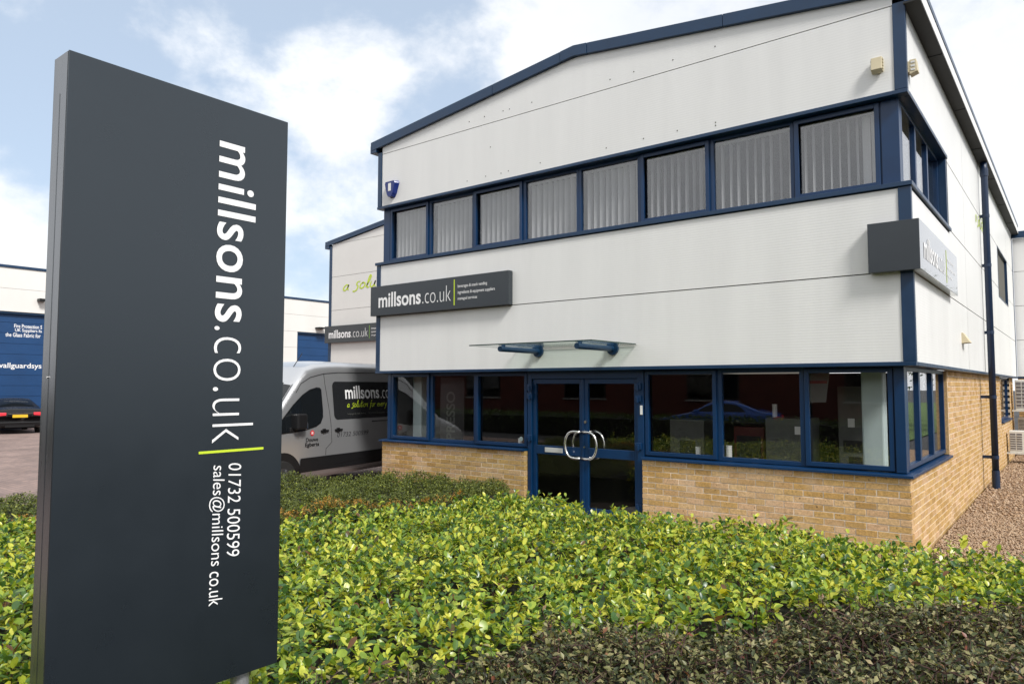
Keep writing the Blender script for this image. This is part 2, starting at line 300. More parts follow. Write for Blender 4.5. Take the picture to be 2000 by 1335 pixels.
def script(name, body, org, U, V, wd, m, parent, shear=.25):
    """brush handwriting: org baseline start, U unit vector along, V unit vector up, both scaled to one x-height"""
    if ' ' in body:
        x = 0.
        for wrd in body.split(' '):
            script(name, wrd, np.array(org, float)+x*np.array(U, float), U, V, wd, m, parent, shear); x += sum(GLY[c][0] for c in wrd)+GLY[' '][0]
        return
    vs, fs = [], []; x = 0; U = np.array(U, float); V = np.array(V, float); org = np.array(org, float)
    for ch in body:
        adv, strokes = GLY[ch]
        for st in strokes:
            p = np.array([(a+x+b*shear, b) for a, b in st]); P = [p[0]*2-p[1], *p, p[-1]*2-p[-2]]; cv = []
            for i in range(1, len(P)-2):
                for t in np.linspace(0, 1, 6)[:-1]:
                    cv.append(.5*((2*P[i])+(P[i+1]-P[i-1])*t+(2*P[i-1]-5*P[i]+4*P[i+1]-P[i+2])*t*t+(3*P[i]-P[i-1]-3*P[i+1]+P[i+2])*t**3))
            cv.append(p[-1]); cv = np.array(cv); tg = np.gradient(cv, axis=0); tg /= np.linalg.norm(tg, axis=1)[:, None]+1e-9; nn = np.stack([-tg[:, 1], tg[:, 0]], 1)
            w = wd*(.75+.35*np.sin(np.linspace(.3, 2.8, len(cv))))[:, None]; b = len(vs)
            for q in np.stack([cv+nn*w, cv-nn*w], 1).reshape(-1, 2): vs.append(org+q[0]*U+q[1]*V)
            for i in range(len(cv)-1): fs.append((b+2*i, b+2*i+1, b+2*i+3, b+2*i+2))
        x += adv
    mb = MB(); mb.v = [tuple(v) for v in vs]; mb.f = fs; return mb.build(name, m, parent)
def project(P):
    q = np.atleast_2d(P)-CAM; z = q@FA
    return 1000+FPX*(q@RA)/z, 667.5-FPX*(q@UA)/z, z
def in_poly(P, poly):
    x, y = P[:, 0], P[:, 1]; r = np.zeros(len(P), bool); n = len(poly)
    for i in range(n):
        (x1, y1), (x2, y2) = poly[i], poly[(i+1) % n]
        c = ((y1 > y) != (y2 > y)) & (x < (x2-x1)*(y-y1)/((y2-y1) or 1e-9)+x1); r ^= c
    return r
def sample_poly(poly, dens):
    p = np.array(poly); mn, mx = p.min(0), p.max(0); n = int((mx-mn).prod()*dens); q = rng.uniform(mn, mx, (n, 2)); return q[in_poly(q, poly)]
def sheet(name, poly, z, m, thick=.05, kind='structure'):
    n = len(poly); mb = MB(); mb.add([(x, y, z) for x, y in poly]+[(x, y, z-thick) for x, y in poly], [tuple(range(n)), tuple(range(2*n-1, n-1, -1))]+[(i, i+n, (i+1) % n+n, (i+1) % n) for i in range(n)])
    return tag(mb.build(name, m), kind=kind)

# ------------------------------------------------------------------ ground
tag(MB().add([(-400, -400, -.02), (400, -400, -.02), (400, 400, -.02), (-400, 400, -.02)], [(0, 1, 2, 3)]).build('ground', 'tarmac'), kind='structure')
sheet('yard_paving', [(-90, -12), (-4.6, -12), (-4.6, -1.35), (-4.6, .2), (-8.7, .2), (-8.7, 60), (-90, 60)], .0, 'paving', .01)
sheet('entrance_path', [(-4.598, -1.4), (-.05, -1.4), (-.05, .25), (-4.598, .25)], .004, 'concrete', .02)
sheet('grass_verge', [(3.2, 14), (60, 14), (60, 90), (3.2, 90)], .02, 'grass', .03)
LAUREL = [(-8.6, -7.3), (-7.4, -6.1), (-5.1, -4.35), (-5.2, -3.4), (-4.95, -2.7), (-4.6, -1.55), (1.9, -1.42), (1.45, -2.0), (1.03, -2.63), (.53, -3.41), (-.06, -3.82), (-.42, -4.62), (-.68, -4.95), (-1.12, -5.16), (-1.22, -5.76), (-1.30, -6.22), (-1.42, -6.54), (-1.5, -7.2), (-1.9, -8.3), (-4.5, -8.5)]
FGH = [(1.95, -1.5), (1.45, -2.0), (1.03, -2.63), (.53, -3.41), (-.06, -3.82), (-.42, -4.62), (-.68, -4.95), (-1.12, -5.16), (-1.22, -5.76), (-1.30, -6.22), (-1.42, -6.54), (-1.5, -7.2), (-.9, -7.3), (.1, -6.5), (.9, -5.4), (1.5, -4.3), (2.1, -3.0)]
BACKH = [(-9.9, -6.6), (-9.1, -5.65), (-8.65, -4), (-8.35, -2.2), (-7.5, -1.3), (-6.5, -.40), (-5.2, -.62), (-4.62, -1.1), (-4.6, -1.55), (-4.95, -2.7), (-5.2, -3.4), (-5.1, -4.35), (-7.4, -6.1), (-8.6, -7.3)]
bed = [(-9.95, -6.7), (-9.15, -5.65), (-8.7, -4), (-8.4, -2.1), (-7.5, -1.2), (-6.5, -.3), (-4.55, -.5), (-4.4, -1.4), (2.2, -1.35), (2.3, -2.6), (1.7, -4.3), (1.0, -5.6), (.2, -6.7), (-1.0, -7.6), (-1.9, -8.6), (-4.6, -8.8), (-8.7, -7.5)]
sheet('planting_bed', bed, .06, 'soil', .1)
def ghz(x, y): return .03+.05*np.clip((y+1.3)/8, 0, 1.2)
gpoly = [(-.05, -1.34), (2.25, -1.34), (3.2, 2), (3.2, 15.5), (-.05, 15.5)]
gb = MB(); gx = np.linspace(-.05, 3.2, 3); gy = np.linspace(-1.34, 15.5, 12)
gb.add([(x, y, float(ghz(x, y))) for y in gy for x in gx], [(j*3+i, j*3+i+1, j*3+i+4, j*3+i+3) for j in range(11) for i in range(2)])
gravel = tag(gb.build('gravel_strip', 'gravel_base'), kind='structure')
# pebbles: low, squashed octahedra with jittered corners
pts = np.concatenate([sample_poly([(-.05, -1.34), (1.6, -1.34), (1.6, 4), (-.05, 4)], 1900), sample_poly([(-.05, 4), (1.5, 4), (1.5, 15.4), (-.05, 15.4)], 420)]); n = len(pts)
oc = np.array([(1, 0, 0), (0, 1, 0), (-1, 0, 0), (0, -1, 0), (0, 0, 1), (0, 0, -1.)]); oct_t = np.array([(0, 1, 4), (1, 2, 4), (2, 3, 4), (3, 0, 4), (1, 0, 5), (2, 1, 5), (3, 2, 5), (0, 3, 5)])
sc = rng.uniform(.010, .021, (n, 1))*np.where(pts[:, 1:2] > 4, 1.5, 1); shp = np.stack([rng.uniform(.8, 1.3, n), rng.uniform(.6, 1., n), rng.uniform(.45, .8, n)], 1); an = rng.uniform(0, 6.28, n)
V = oc[None]*shp[:, None]*sc[:, None]*rng.uniform(.75, 1.2, (n, 6, 1)); ca, sa = np.cos(an)[:, None], np.sin(an)[:, None]
V = np.stack([V[..., 0]*ca-V[..., 1]*sa, V[..., 0]*sa+V[..., 1]*ca, V[..., 2]], -1)+np.stack([pts[:, 0], pts[:, 1], ghz(pts[:, 0], pts[:, 1])+.006+rng.uniform(0, .012, n)], 1)[:, None]
tag(fast_mesh('pebble_gravel', V.reshape(-1, 3), (oct_t[None]+(np.arange(n)*6)[:, None, None]).reshape(-1, 3), 'pebble'), 'loose brown and buff pebbles beside the brick side wall', 'gravel', kind='stuff')

# ------------------------------------------------------------------ main building
BX0, BX1, BD = -8.64, 0., 15.5
H1, H2, H3, H4 = 2.174, 4.14, 5.171, 6.15
RIDGE = 6.963; SL = (RIDGE-6.44)/(8.81-4.32)
def rz(x): return RIDGE-SL*abs(x+4.32)
bld = thing('office_building', (-4.32, 0, 0), 'white ribbed two-storey office with navy trim, window bands and buff brick base', 'building')
# solid core behind the cladding
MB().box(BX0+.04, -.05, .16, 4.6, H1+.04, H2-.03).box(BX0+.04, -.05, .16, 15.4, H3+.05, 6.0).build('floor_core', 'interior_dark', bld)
MB().box(BX0+.04, -.05, .05, .16, H1+.05, H2-.02).box(BX0+.04, -.05, .05, .16, H3+.05, 6.1).prism([(BX0+.05, 6.1), (-.06, 6.1), (-.06, 6.2), (-4.32, 6.75), (BX0+.05, 6.2)], .05, .16)\
   .box(-.16, -.05, .17, 3.0, H1+.05, H2-.02).box(-.16, -.05, 3.0, 15.4, H1+.05, 6.0).box(-.16, -.05, .17, 3.0, H3+.05, 6.0).build('cladding_backing', 'joint', bld)
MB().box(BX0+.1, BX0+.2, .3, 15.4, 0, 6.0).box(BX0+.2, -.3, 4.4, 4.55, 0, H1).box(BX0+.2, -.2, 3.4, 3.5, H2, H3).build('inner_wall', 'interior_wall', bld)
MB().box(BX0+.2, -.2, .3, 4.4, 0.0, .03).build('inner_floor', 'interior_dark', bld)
def panel(mp, a0, a1, z0, z1, pitch=.032, dep=.0004, top=None, name='cladding_panel'):
    """micro-ribbed sheet: rows along a, real relief; top(a) optionally clips it under the roof"""
    zs = []; z = z0
    while z < z1-1e-6: zs.append((z, 0.)); zs.append((min(z+pitch*.40, z1), 0.)); zs.append((min(z+pitch*.65, z1), dep)); zs.append((min(z+pitch*.78, z1), dep)); z += pitch
    zs.append((z1, 0.)); vs, fs = [], []
    for z, d in zs:
        if top is None: l, r = a0, a1
        else:
            if z <= rz(BX0+.1)-.16: l, r = a0, a1
            else:
                hw = (RIDGE-.16-z)/SL; l, r = max(a0, -4.32-hw), min(a1, -4.32+hw)
        vs += [(l, d, z), (r, d, z)]
    for i in range(len(zs)-1): fs.append((2*i, 2*i+1, 2*i+3, 2*i+2))
    n = len(vs); vs += [(a0, .05, z0), (a1, .05, z0)]; fs.append((n, n+1, 1, 0))
    return MB(mp).add(vs, fs).build(name, 'clad', bld)
panel(FRONT, BX0+.10, -.115, H1+.045, 3.197); panel(FRONT, BX0+.10, -.115, 3.209, H2-.02)
panel(FRONT, BX0+.11, -.115, H3+.05, 6.180); panel(FRONT, BX0+.11, -.115, 6.189, RIDGE-.17, top=True)
G = .004
for a0, a1, zl in ((.06, 3.0, [(H1+.045, 3.192), (3.204, H2-.03), (H3+.05, 6.15)]), (3.0, 4.765, [(H1+.045, 3.192), (3.204, 4.165), (4.177, 5.13), (5.142, 6.15)]),
                   (4.775, 7.70, [(H1+.045, 3.192), (3.204, 4.165), (4.177, 5.13), (5.142, 6.15)]), (7.71, 10.75, [(H1+.045, 3.192), (3.204, 4.165), (4.177, 5.13), (5.142, 6.15)]),
                   (10.75, 13.4, [(H1+.045, 3.192), (3.204, 3.97), (5.142, 6.15)]), (13.41, 15.42, [(H1+.045, 3.192), (3.204, 4.165), (4.177, 5.13), (5.142, 6.15)])):
    for z0, z1 in zl: panel(SIDE, a0, a1, z0, z1)
# corner and edge trims
for nm, (x0, x1, z0, z1) in {'a': (BX0, BX0+.1, H3+.05, 6.22), 'b': (BX0, BX0+.1, H1+.045, H2-.012)}.items():
    MB().box(x0, x1, -.012, .06, z0, z1).build('corner_trim', 'navy', bld, bevel=.003)
MB().box(-.115, .012, -.012, .06, H3+.05, 6.20).build('corner_trim', 'navy', bld, bevel=.003)
MB().box(-.115, .012, -.012, .06, H1+.045, H2-.012).build('corner_trim', 'navy', bld, bevel=.003)
MB(SIDE).box(15.42, 15.5, -.012, .06, H1, 6.15).build('corner_trim', 'navy', bld)
def drip(z0, z1, outw, name, aend, s_end, d_in=.13):
    MB().box(BX0-.012, .012, -outw, d_in, z0, z1).build(name, 'navy', bld, bevel=.004)
    MB(SIDE).box(d_in+.001, s_end, -outw, d_in, z0, z1).build(name, 'navy', bld, bevel=.004)
drip(H1, H1+.043, .014, 'base_flashing', 0, 15.42)
drip(H3, H3+.047, .014, 'head_flashing', 0, 2.98)
MB().box(BX0-.03, .03, -.03, .18, H2-.005, H2+.045).build('sill_flashing', 'navy', bld, bevel=.004)
MB(SIDE).box(.181, 3.02, -.03, .14, H2-.005, H2+.04).build('sill_flashing', 'navy', bld, bevel=.004)
# roof and verge
for sx in (-1, 1):
    e = -4.32+sx*4.49
    MB().add([(e, -.04, rz(e)-.02), (-4.32, -.04, RIDGE-.02), (-4.32, 15.5, RIDGE-.02), (e, 15.5, rz(e)-.02), (e, -.04, rz(e)-.09), (-4.32, -.04, RIDGE-.09), (-4.32, 15.5, RIDGE-.09), (e, 15.5, rz(e)-.09)],
             [(0, 1, 2, 3), (7, 6, 5, 4), (0, 4, 5, 1), (3, 2, 6, 7), (0, 3, 7, 4)]).build('roof_sheet', 'navy', bld)
for a, b in ((-8.80, -5.875), (-5.868, -4.56), (-4.552, -4.09), (-4.082, -2.05), (-2.043, .16)):
    pl = [(a, rz(a)-.158), (b, rz(b)-.158), (b, rz(b)), (a, rz(a))]
    if a < -4.32 < b: pl = [(a, rz(a)-.158), (-4.32, RIDGE-.158), (b, rz(b)-.158), (b, rz(b)), (-4.32, RIDGE), (a, rz(a))]
    MB().prism(pl, -.055 if b-a > .5 else -.06, .0).build('verge_trim', 'navy', bld, bevel=.003)
MB().box(-8.815, -8.66, -.05, 15.4, 6.235, 6.38).build('eaves_gutter', 'navy', bld, bevel=.006)
gut = MB().box(.002, .165, -.045, 15.44, H4, H4+.02).build('eaves_gutter', 'gutter', bld)
MB().box(.150, .168, -.046, 15.445, H4+.02, H4+.17).build('gutter_face', 'gutter_white', gut); MB().box(.014, .150, -.046, -.03, H4+.02, H4+.17).build('gutter_end', 'navy', gut)
for y in (1.6, 3.9, 6.2, 8.6, 11.2, 13.6): MB().box(.004, .166, y, y+.05, H4-.008, H4-.001).build('gutter_bracket', 'gutter', gut)
# windows
def window(mp, a0, a1, z0, z1, d, opener, fw=.042, gmat='glass', head=.03):
    w = MB(mp).ring(a0, a1, z0, z1, d, d+.06, fw).build('window', 'navy_frame', bld, bevel=.003)
    i = fw
    if opener:
        MB(mp).ring(a0+.012, a1-.012, z0+.012, z1-.012, d-.028, d-.002, .052).build('sash', 'navy_frame', w, bevel=.004); i = .066
    MB(mp).box(a0+fw-.01, a1-fw+.01, d+.03, d+.036, z0+fw-.01, z1-fw+.01).build('pane', gmat, w)
    return w
UX = [-8.42, -7.43, -6.40, -5.37, -4.345, -3.33, -2.305, -1.25, -.285]
for k in range(8): window(FRONT, UX[k]+.001, UX[k+1]-.001, H2+.047, H3-.001, .12, k in (0, 2, 5, 7), gmat='glass_up')
MB().box(-8.588, -8.422, .10, .3, H2+.047, H3-.001).build('corner_post', 'navy_frame', bld, bevel=.004)
MB().box(-.283, -.100, .10, .23, H2+.047, H3-.001).build('corner_post', 'navy_frame', bld, bevel=.004)
SY = [.232, 1.12, 2.0, 2.90]
for k in range(3): window(SIDE, SY[k]+.001, SY[k+1]-.001, H2+.042, H3-.001, .10, False, gmat='glass_up')
MB(SIDE).box(2.90, 2.985, .004, .16, H2+.042, H3-.001).build('window_jamb', 'navy', bld)
window(SIDE, 10.78, 13.37, 4.02, 5.11, .08, False, gmat='glass_up'); MB(SIDE).ring(10.751, 13.399, 3.972, 5.14, -.006, .14, .03).build('window_surround', 'navy', bld)
# blinds: own things, hanging behind the upper panes
names8 = ['leftmost', 'second', 'third', 'fourth', 'fifth', 'sixth', 'seventh', 'rightmost']
for k in range(8):
    a0, a1 = UX[k]+.05, UX[k+1]-.05
    lab = 'grey vertical slat blind behind the %s upper front window' % names8[k] + ('' if k in (0, 7) else ' from the left')
    b = thing('vertical_blind', ((a0+a1)/2, .24, H3-.05), lab, 'blind', 'blinds behind the upper front windows')
    MB().box(a0, a1, .22, .26, H3-.07, H3-.045).build('head_rail', 'blind', b)
    nsl = 9
    for j in range(nsl):
        x = a0+(j+.5)*(a1-a0)/nsl+random.uniform(-.008, .008); th = rad((-28 if k < 5 else -2)+random.uniform(-5, 5)); hw = .046
        zb = H2+.075+random.uniform(-.006, .012)
        if k == 7 and j >= 7: th = rad(78)
        dx, dy = math.sin(th)*hw, math.cos(th)*hw; cy = .28; bow = .006
        mbv = []
        for z in (zb, H3-.07):
            for t in (-1, -.33, .33, 1): mbv.append((x-dx*t+bow*(1-t*t)*math.cos(th), cy+dy*t+bow*(1-t*t)*math.sin(th), z))
        MB().add(mbv, [(0, 1, 5, 4), (1, 2, 6, 5), (2, 3, 7, 6)]).build('blind_slat', 'blind', b)
# ground floor windows
GL = [-8.43, -7.455, -6.41, -5.335]; GR = [-3.335, -2.29, -1.22, -.245]
Z0, Z1 = 1.002, H1-.002
for k in range(3): window(FRONT, GL[k]+.001, GL[k+1]-.001, Z0, Z1, .2, k in (0, 2), .05)
for k in range(3): window(FRONT, GR[k]+.001, GR[k+1]-.001, Z0, Z1, .2, k in (0, 2), .05)
MB().box(-8.52, -8.432, .18, .33, Z0, Z1).build('corner_post', 'navy_frame', bld, bevel=.004)
MB().box(-.243, -.140, .16, .30, Z0, Z1).build('corner_post', 'navy_frame', bld, bevel=.004)
SG = [.302, 1.10, 2.07, 3.06]
for k in range(3): window(SIDE, SG[k]+.001, SG[k+1]-.001, Z0+.02, Z1, .14, False, .05)
def sill(mp, a0, a1, d0, d1):
    return MB(mp).add([(a0, d0, .958), (a1, d0, .958), (a1, d1, .958), (a0, d1, .958), (a0, d0, .988), (a1, d0, .988), (a1, d1, 1.0), (a0, d1, 1.0)],
                      [(0, 3, 2, 1), (4, 5, 6, 7), (0, 1, 5, 4), (1, 2, 6, 5), (2, 3, 7, 6), (3, 0, 4, 7)]).build('window_sill', 'navy_frame', bld, bevel=.004)
sill(FRONT, -8.60, -5.335, .05, .30); sill(FRONT, -3.335, -.062, .05, .30)
sill(SIDE, .301, 3.12, .062, .26)
window(SIDE, 11.5, 14.2, 1.14, Z1, .14, False, .05); MB(SIDE).box(11.45, 14.25, .05, .24, 1.10, 1.138).build('window_sill', 'navy_frame', bld)
# brick base: mortar bed, then every brick
WALLS = [MB().box(-8.55, -5.346, .0995, .29, -.05, .957).build('brick_wall', 'mortar', bld), MB().box(-3.324, -.103, .0995, .29, -.05, .957).build('brick_wall', 'mortar', bld),
         MB(SIDE).prism([(.29, -.05), (15.42, -.05), (15.42, H1-.003), (14.25, H1-.003), (14.25, 1.098), (11.45, 1.098), (11.45, H1-.003), (3.094, H1-.003), (3.094, .957), (.29, .957)], .0995, .29).build('brick_wall', 'mortar', bld)]
def wall_of(b): return WALLS[2] if b[0] else WALLS[0 if b[1] < -5 else 1]
BL, BH, JT = .215, .065, .010
bricks = []      # (facade, a0, a1, z0)
def lay(fac, a0, a1, z0, z1, anchor, flip=0):
    zc = z1-BH-.002; row = 0
    while zc > z0-.04:
        off = (.1125 if (row+flip) % 2 else 0.); s = anchor-math.ceil((anchor-a0)/.225+1)*.225+off
        while s < a1:
            l, r = max(s, a0), min(s+BL, a1)
            if r-l > .03: bricks.append((fac, l, r, zc))
            s += .225
        zc -= .075; row += 1
lay(0, -8.557, -5.34, 0, .957, -8.557); lay(0, -3.33, -.095, 0, .957, -.095, 1)
lay(1, .097, 3.10, 0, .957, .097, 1); lay(1, 3.105, 7.60, 0, H1-.003, .097, 1); lay(1, 7.62, 11.45, 0, H1-.003, 7.62, 1); lay(1, 11.45, 14.25, 0, 1.098, 7.62); lay(1, 14.25, 15.42, 0, H1-.003, 7.62)
def brick_pos(b):
    a = (b[1]+b[2])/2; z = b[3]+BH/2
    return np.array([a, .095, z]) if b[0] == 0 else np.array([-.095, a, z])
def score(b):
    if b[0] == 0: c = [(b[1], .095), (b[2], .095)]
    else: c = [(-.095, b[1]), (-.095, b[2])]
    P = np.array([(*q, z) for q in c for z in (b[3], b[3]+BH)]); u, v, d = project(P)
    return (u.max()-u.min())*(v.max()-v.min()) if b[3] > .26 and u.max() < 2000 else 0
order = sorted(bricks, key=score, reverse=True); near, rest = order[:300], order[300:]
bmesh_cache = {}
def brick_mesh(l):
    key = round(l, 3)
    if key not in bmesh_cache:
        e = .0025; h, w = l/2, BH/2; mb = MB()      # bevelled front face, body runs into the mortar
        vs = [(-h, .006, -w), (h, .006, -w), (h, .006, w), (-h, .006, w), (-h+e, 0, -w+e), (h-e, 0, -w+e), (h-e, 0, w-e), (-h+e, 0, w-e), (-h, .10, -w), (h, .10, -w), (h, .10, w), (-h, .10, w)]
        fs = [(4, 5, 6, 7), (0, 1, 5, 4), (1, 2, 6, 5), (2, 3, 7, 6), (3, 0, 4, 7), (1, 0, 8, 9), (2, 1, 9, 10), (3, 2, 10, 11), (0, 3, 11, 8)]
        me = bpy.data.meshes.new('brick'); me.from_pydata(vs, [], fs); me.materials.append(MATS['brick']); bmesh_cache[key] = (me, vs, fs)
    return bmesh_cache[key]
for b in near:
    o = bpy.data.objects.new('brick', brick_mesh(b[2]-b[1])[0]); COL.objects.link(o); o.parent = wall_of(b)
    p = brick_pos(b); p = p-np.array([0, 1, 0])*random.uniform(-.002, .003) if b[0] == 0 else p+np.array([1, 0, 0])*random.uniform(-.002, .003)
    o.location = p-ROOT[bld]; o.rotation_euler.z = (0 if b[0] == 0 else math.pi/2)
rbs = [MB(), MB(), MB()]
for b in rest:
    rb = rbs[WALLS.index(wall_of(b))]
    _, vs, fs = brick_mesh(b[2]-b[1]); p = brick_pos(b); j = random.uniform(-.002, .003)
    if b[0] == 0: rb.add([(x+p[0], y+p[1]-j, z+p[2]) for x, y, z in vs], fs)
    else: rb.add([(-y+p[0]+j, x+p[1], z+p[2]) for x, y, z in vs], fs)
for rb, w_ in zip(rbs, WALLS):
    if rb.v: tag(rb.build('brickwork', 'brick', w_), kind='stuff')
# brick reveal behind the side window, door reveals
MB(SIDE).box(3.06, 3.098, .10, .25, Z0, Z1).build('brick_reveal', 'brick', bld)

for hx, hz in [(-6.41, 6.31), (-6.08, 6.32), (-5.69, 6.32), (-5.56, 6.32), (-5.12, 6.32), (-3.73, 6.31), (-3.35, 6.32), (-5.95, 5.79), (-3.8, 5.33), (-4.96, 5.34), (-5.58, 5.33), (-5.73, 5.32), (-6.05, 5.33), (-6.45, 5.32), (-2.76, 6.32), (-2.17, 6.33), (-3.21, 5.34), (-2.71, 5.34), (-2.18, 5.33), (-2.18, 5.29)]:
    MB().tube([(hx, -.003, hz), (hx, .004, hz)], .009, 8).build('fixing_hole', 'joint', bld)
MB().tube([(-5.50, .2275, 1.13), (-5.50, .2285, 1.13)], .035, 18).build('window_sticker', 'pale_col', bld)
# entrance doors
DX0, DX1, DXM, DY = -5.333, -3.337, -4.338, .2
MB().box(DX0+.001, DX0+.075, .17, .28, 0, Z1).box(DX1-.10, DX1-.001, .17, .28, 0, Z1).box(DX0+.075, DX1-.10, .17, .28, 2.06, Z1).build('door_frame', 'navy_frame', bld, bevel=.004)
def leaf(x0, x1, stile_l, stile_r):
    d = MB().box(x0, x0+stile_l, DY, DY+.05, .02, 2.055).box(x1-stile_r, x1, DY, DY+.05, .02, 2.055).box(x0+stile_l, x1-stile_r, DY, DY+.05, 1.985, 2.055).box(x0+stile_l, x1-stile_r, DY, DY+.05, .925, 1.055)\
        .box(x0+stile_l, x1-stile_r, DY, DY+.05, .02, .20).build('door', 'navy_frame', bld, bevel=.004)
    for z0, z1 in ((1.05, 1.99), (.195, .93)): MB().box(x0+stile_l-.008, x1-stile_r+.008, DY+.024, DY+.030, z0, z1).build('pane', 'glass', d)
    return d
dl = leaf(DX0+.078, DXM-.003, .065, .062); dr = leaf(DXM+.003, DX1-.103, .078, .062)
MB().box(DXM-.02, DXM+.02, DY-.012, DY-.001, .02, 2.05).build('meeting_strip', 'navy_frame', dr, bevel=.003)
def dhandle(d, sx):
    pts = [(DXM+sx*.035, DY, 1.285), (DXM+sx*.035, DY-.07, 1.285), (DXM+sx*.09, DY-.075, 1.288)]
    for t in np.linspace(90, -90, 13): pts.append((DXM+sx*(.11+.16*max(0, math.cos(rad(t)))**.8), DY-.075, 1.095+.193*math.sin(rad(t))))
    pts += [(DXM+sx*.09, DY-.075, .902), (DXM+sx*.035, DY-.07, .905), (DXM+sx*.035, DY, .905)]
    MB().tube(pts, .019, 12).build('pull_handle', 'steel', d, smooth=True)
    q = [(x, .55-y-.02, z) for x, y, z in pts]; MB().tube([(x, DY+.06+(DY-y), z) for x, y, z in pts], .0165, 8).build('inner_handle', 'steel', d, smooth=True)
dhandle(dl, -1); dhandle(dr, 1)
MB().box(-5.02, -4.70, DY-.012, DY, .958, 1.028).build('letter_plate', 'plate_alu', dl, bevel=.003)
MB().tube([(DXM+.04, DY-.012, 1.43), (DXM+.04, DY, 1.43)], .022, 14).build('lock', 'steel', dr); MB().tube([(DXM+.02, DY-.014, 1.065), (DXM+.02, DY, 1.065)], .012, 10).build('lock', 'steel', dr)
for d, x, zs in ((dl, DX0+.055, (1.93, 1.80, 1.16, .28)), (dr, DX1-.075, (1.95, 1.78, 1.13, .3))):
    for z in zs: MB().box(x-.045, x+.045, .14, .169, z-.045, z+.045).box(x-.015, x+.015, .125, .14, z-.06, z+.02).build('hinge', 'navy_frame', d, bevel=.004)
MB().box(DX1-.052, DX1-.018, .155, .169, 1.56, 1.685).build('call_button', 'paper', bld, bevel=.003)

# ------------------------------------------------------------------ things fixed to the building
dp = thing('downpipe', (.10, 7.2, .1), 'dark navy rainwater pipe standing off the side wall', 'downpipe')
MB().tube([(.10, 7.2, .10), (.10, 7.2, 6.02), (.09, 7.2, 6.148)], .056, 16).build('pipe', 'navy_pipe', dp, smooth=True)
MB().tube([(.10, 7.2, .07), (.10, 7.2, .42)], .064, 16).build('pipe_shoe', 'navy_pipe', dp); MB().tube([(.10, 7.2, 5.88), (.10, 7.2, 6.02)], .066, 16).build('pipe_socket', 'navy_pipe', dp)
for z, x in ((.66, -.09), (1.76, -.09), (2.95, .01), (4.2, .01), (5.13, .01)): MB().box(x, .05, 7.18, 7.22, z-.028, z+.028).tube([(.10, 7.2, z-.03), (.10, 7.2, z+.03)], .062, 16).build('pipe_bracket', 'navy_pipe', dp)
al = thing('alarm_box', (-8.24, -.02, 5.31), 'navy shield-shaped alarm box with white stripe on upper left wall', 'alarm box')
prof = [(-.15, .31), (-.165, .27), (-.10, .08), (-.05, .015), (.05, .015), (.10, .08), (.165, .27), (.15, .31)]
ab = MB(); ab.add([(-8.24+a, 0.0, 5.31+z) for a, z in prof]+[(-8.24+a*.72, -.085, 5.31+z*.9+.02) for a, z in prof], [tuple(range(15, 7, -1))]+[(i, (i+1) % 8, (i+1) % 8+8, i+8) for i in range(8)]).build('housing', 'alarm', al, bevel=.006)
MB().box(-8.275, -8.205, -.0885, -.0855, 5.44, 5.58).build('white_stripe', 'paper', al)
def floodlight(loc, rzz, label):
    t = thing('wall_light', loc, label, 'wall light', None, rzz, True)
    MB().box(-.055, .055, -.02, 0, .03, .15).build('back_plate', 'cream', t)
    MB().add([(-.06, -.02, .0), (.06, -.02, .0), (.06, -.02, .165), (-.06, -.02, .165), (-.055, -.10, .025), (.055, -.10, .025), (.055, -.085, .165), (-.055, -.085, .165)],
             [(4, 5, 6, 7), (0, 1, 5, 4), (1, 2, 6, 5), (2, 3, 7, 6), (3, 0, 4, 7), (3, 2, 1, 0)]).build('housing', 'cream', t, bevel=.004)
    for i in range(4): MB().box(.0585, .064, -.08, -.03, .03+i*.034, .045+i*.034).build('cooling_fin', 'cream', t)
    for i in range(3): MB().box(-.063, -.0585, -.075, -.035, .04+i*.042, .06+i*.042).build('side_lens', 'paper', t)
floodlight((-.275, 0, 5.445), 0, 'cream box light on the front wall near the right corner')
floodlight((.0, .16, 5.40), math.pi/2, 'cream box light just round the corner under the gutter')
vc = thing('vent_cowl', (.0, 4.05, 2.6), 'small cream vent cowl low on the white side wall', 'vent')
MB().add([(0.0, 3.93, 2.60), (0.0, 4.17, 2.60), (0.0, 4.17, 2.76), (0.0, 3.93, 2.76), (.11, 3.93, 2.61), (.11, 4.17, 2.61), (.02, 4.17, 2.76), (.02, 3.93, 2.76)], [(4, 5, 6, 7), (0, 4, 7, 3), (5, 1, 2, 6), (3, 7, 6, 2)]).build('hood', 'cream', vc, bevel=.004)
for z in (2.62, 2.645, 2.67): MB().box(.005, .05, 3.95, 4.15, z, z+.006).build('louvre', 'cream', vc)
# lime lettering scrap on the side wall
scp = thing('wall_lettering', (.006, 6.5, 4.9), 'faint lime handwriting on white side wall left of downpipe', 'lettering')
script('lettering_strokes', 'a solution', (.006, 6.45, 4.92), (0, .17, 0), (0, 0, .13), .10, 'lime', scp)
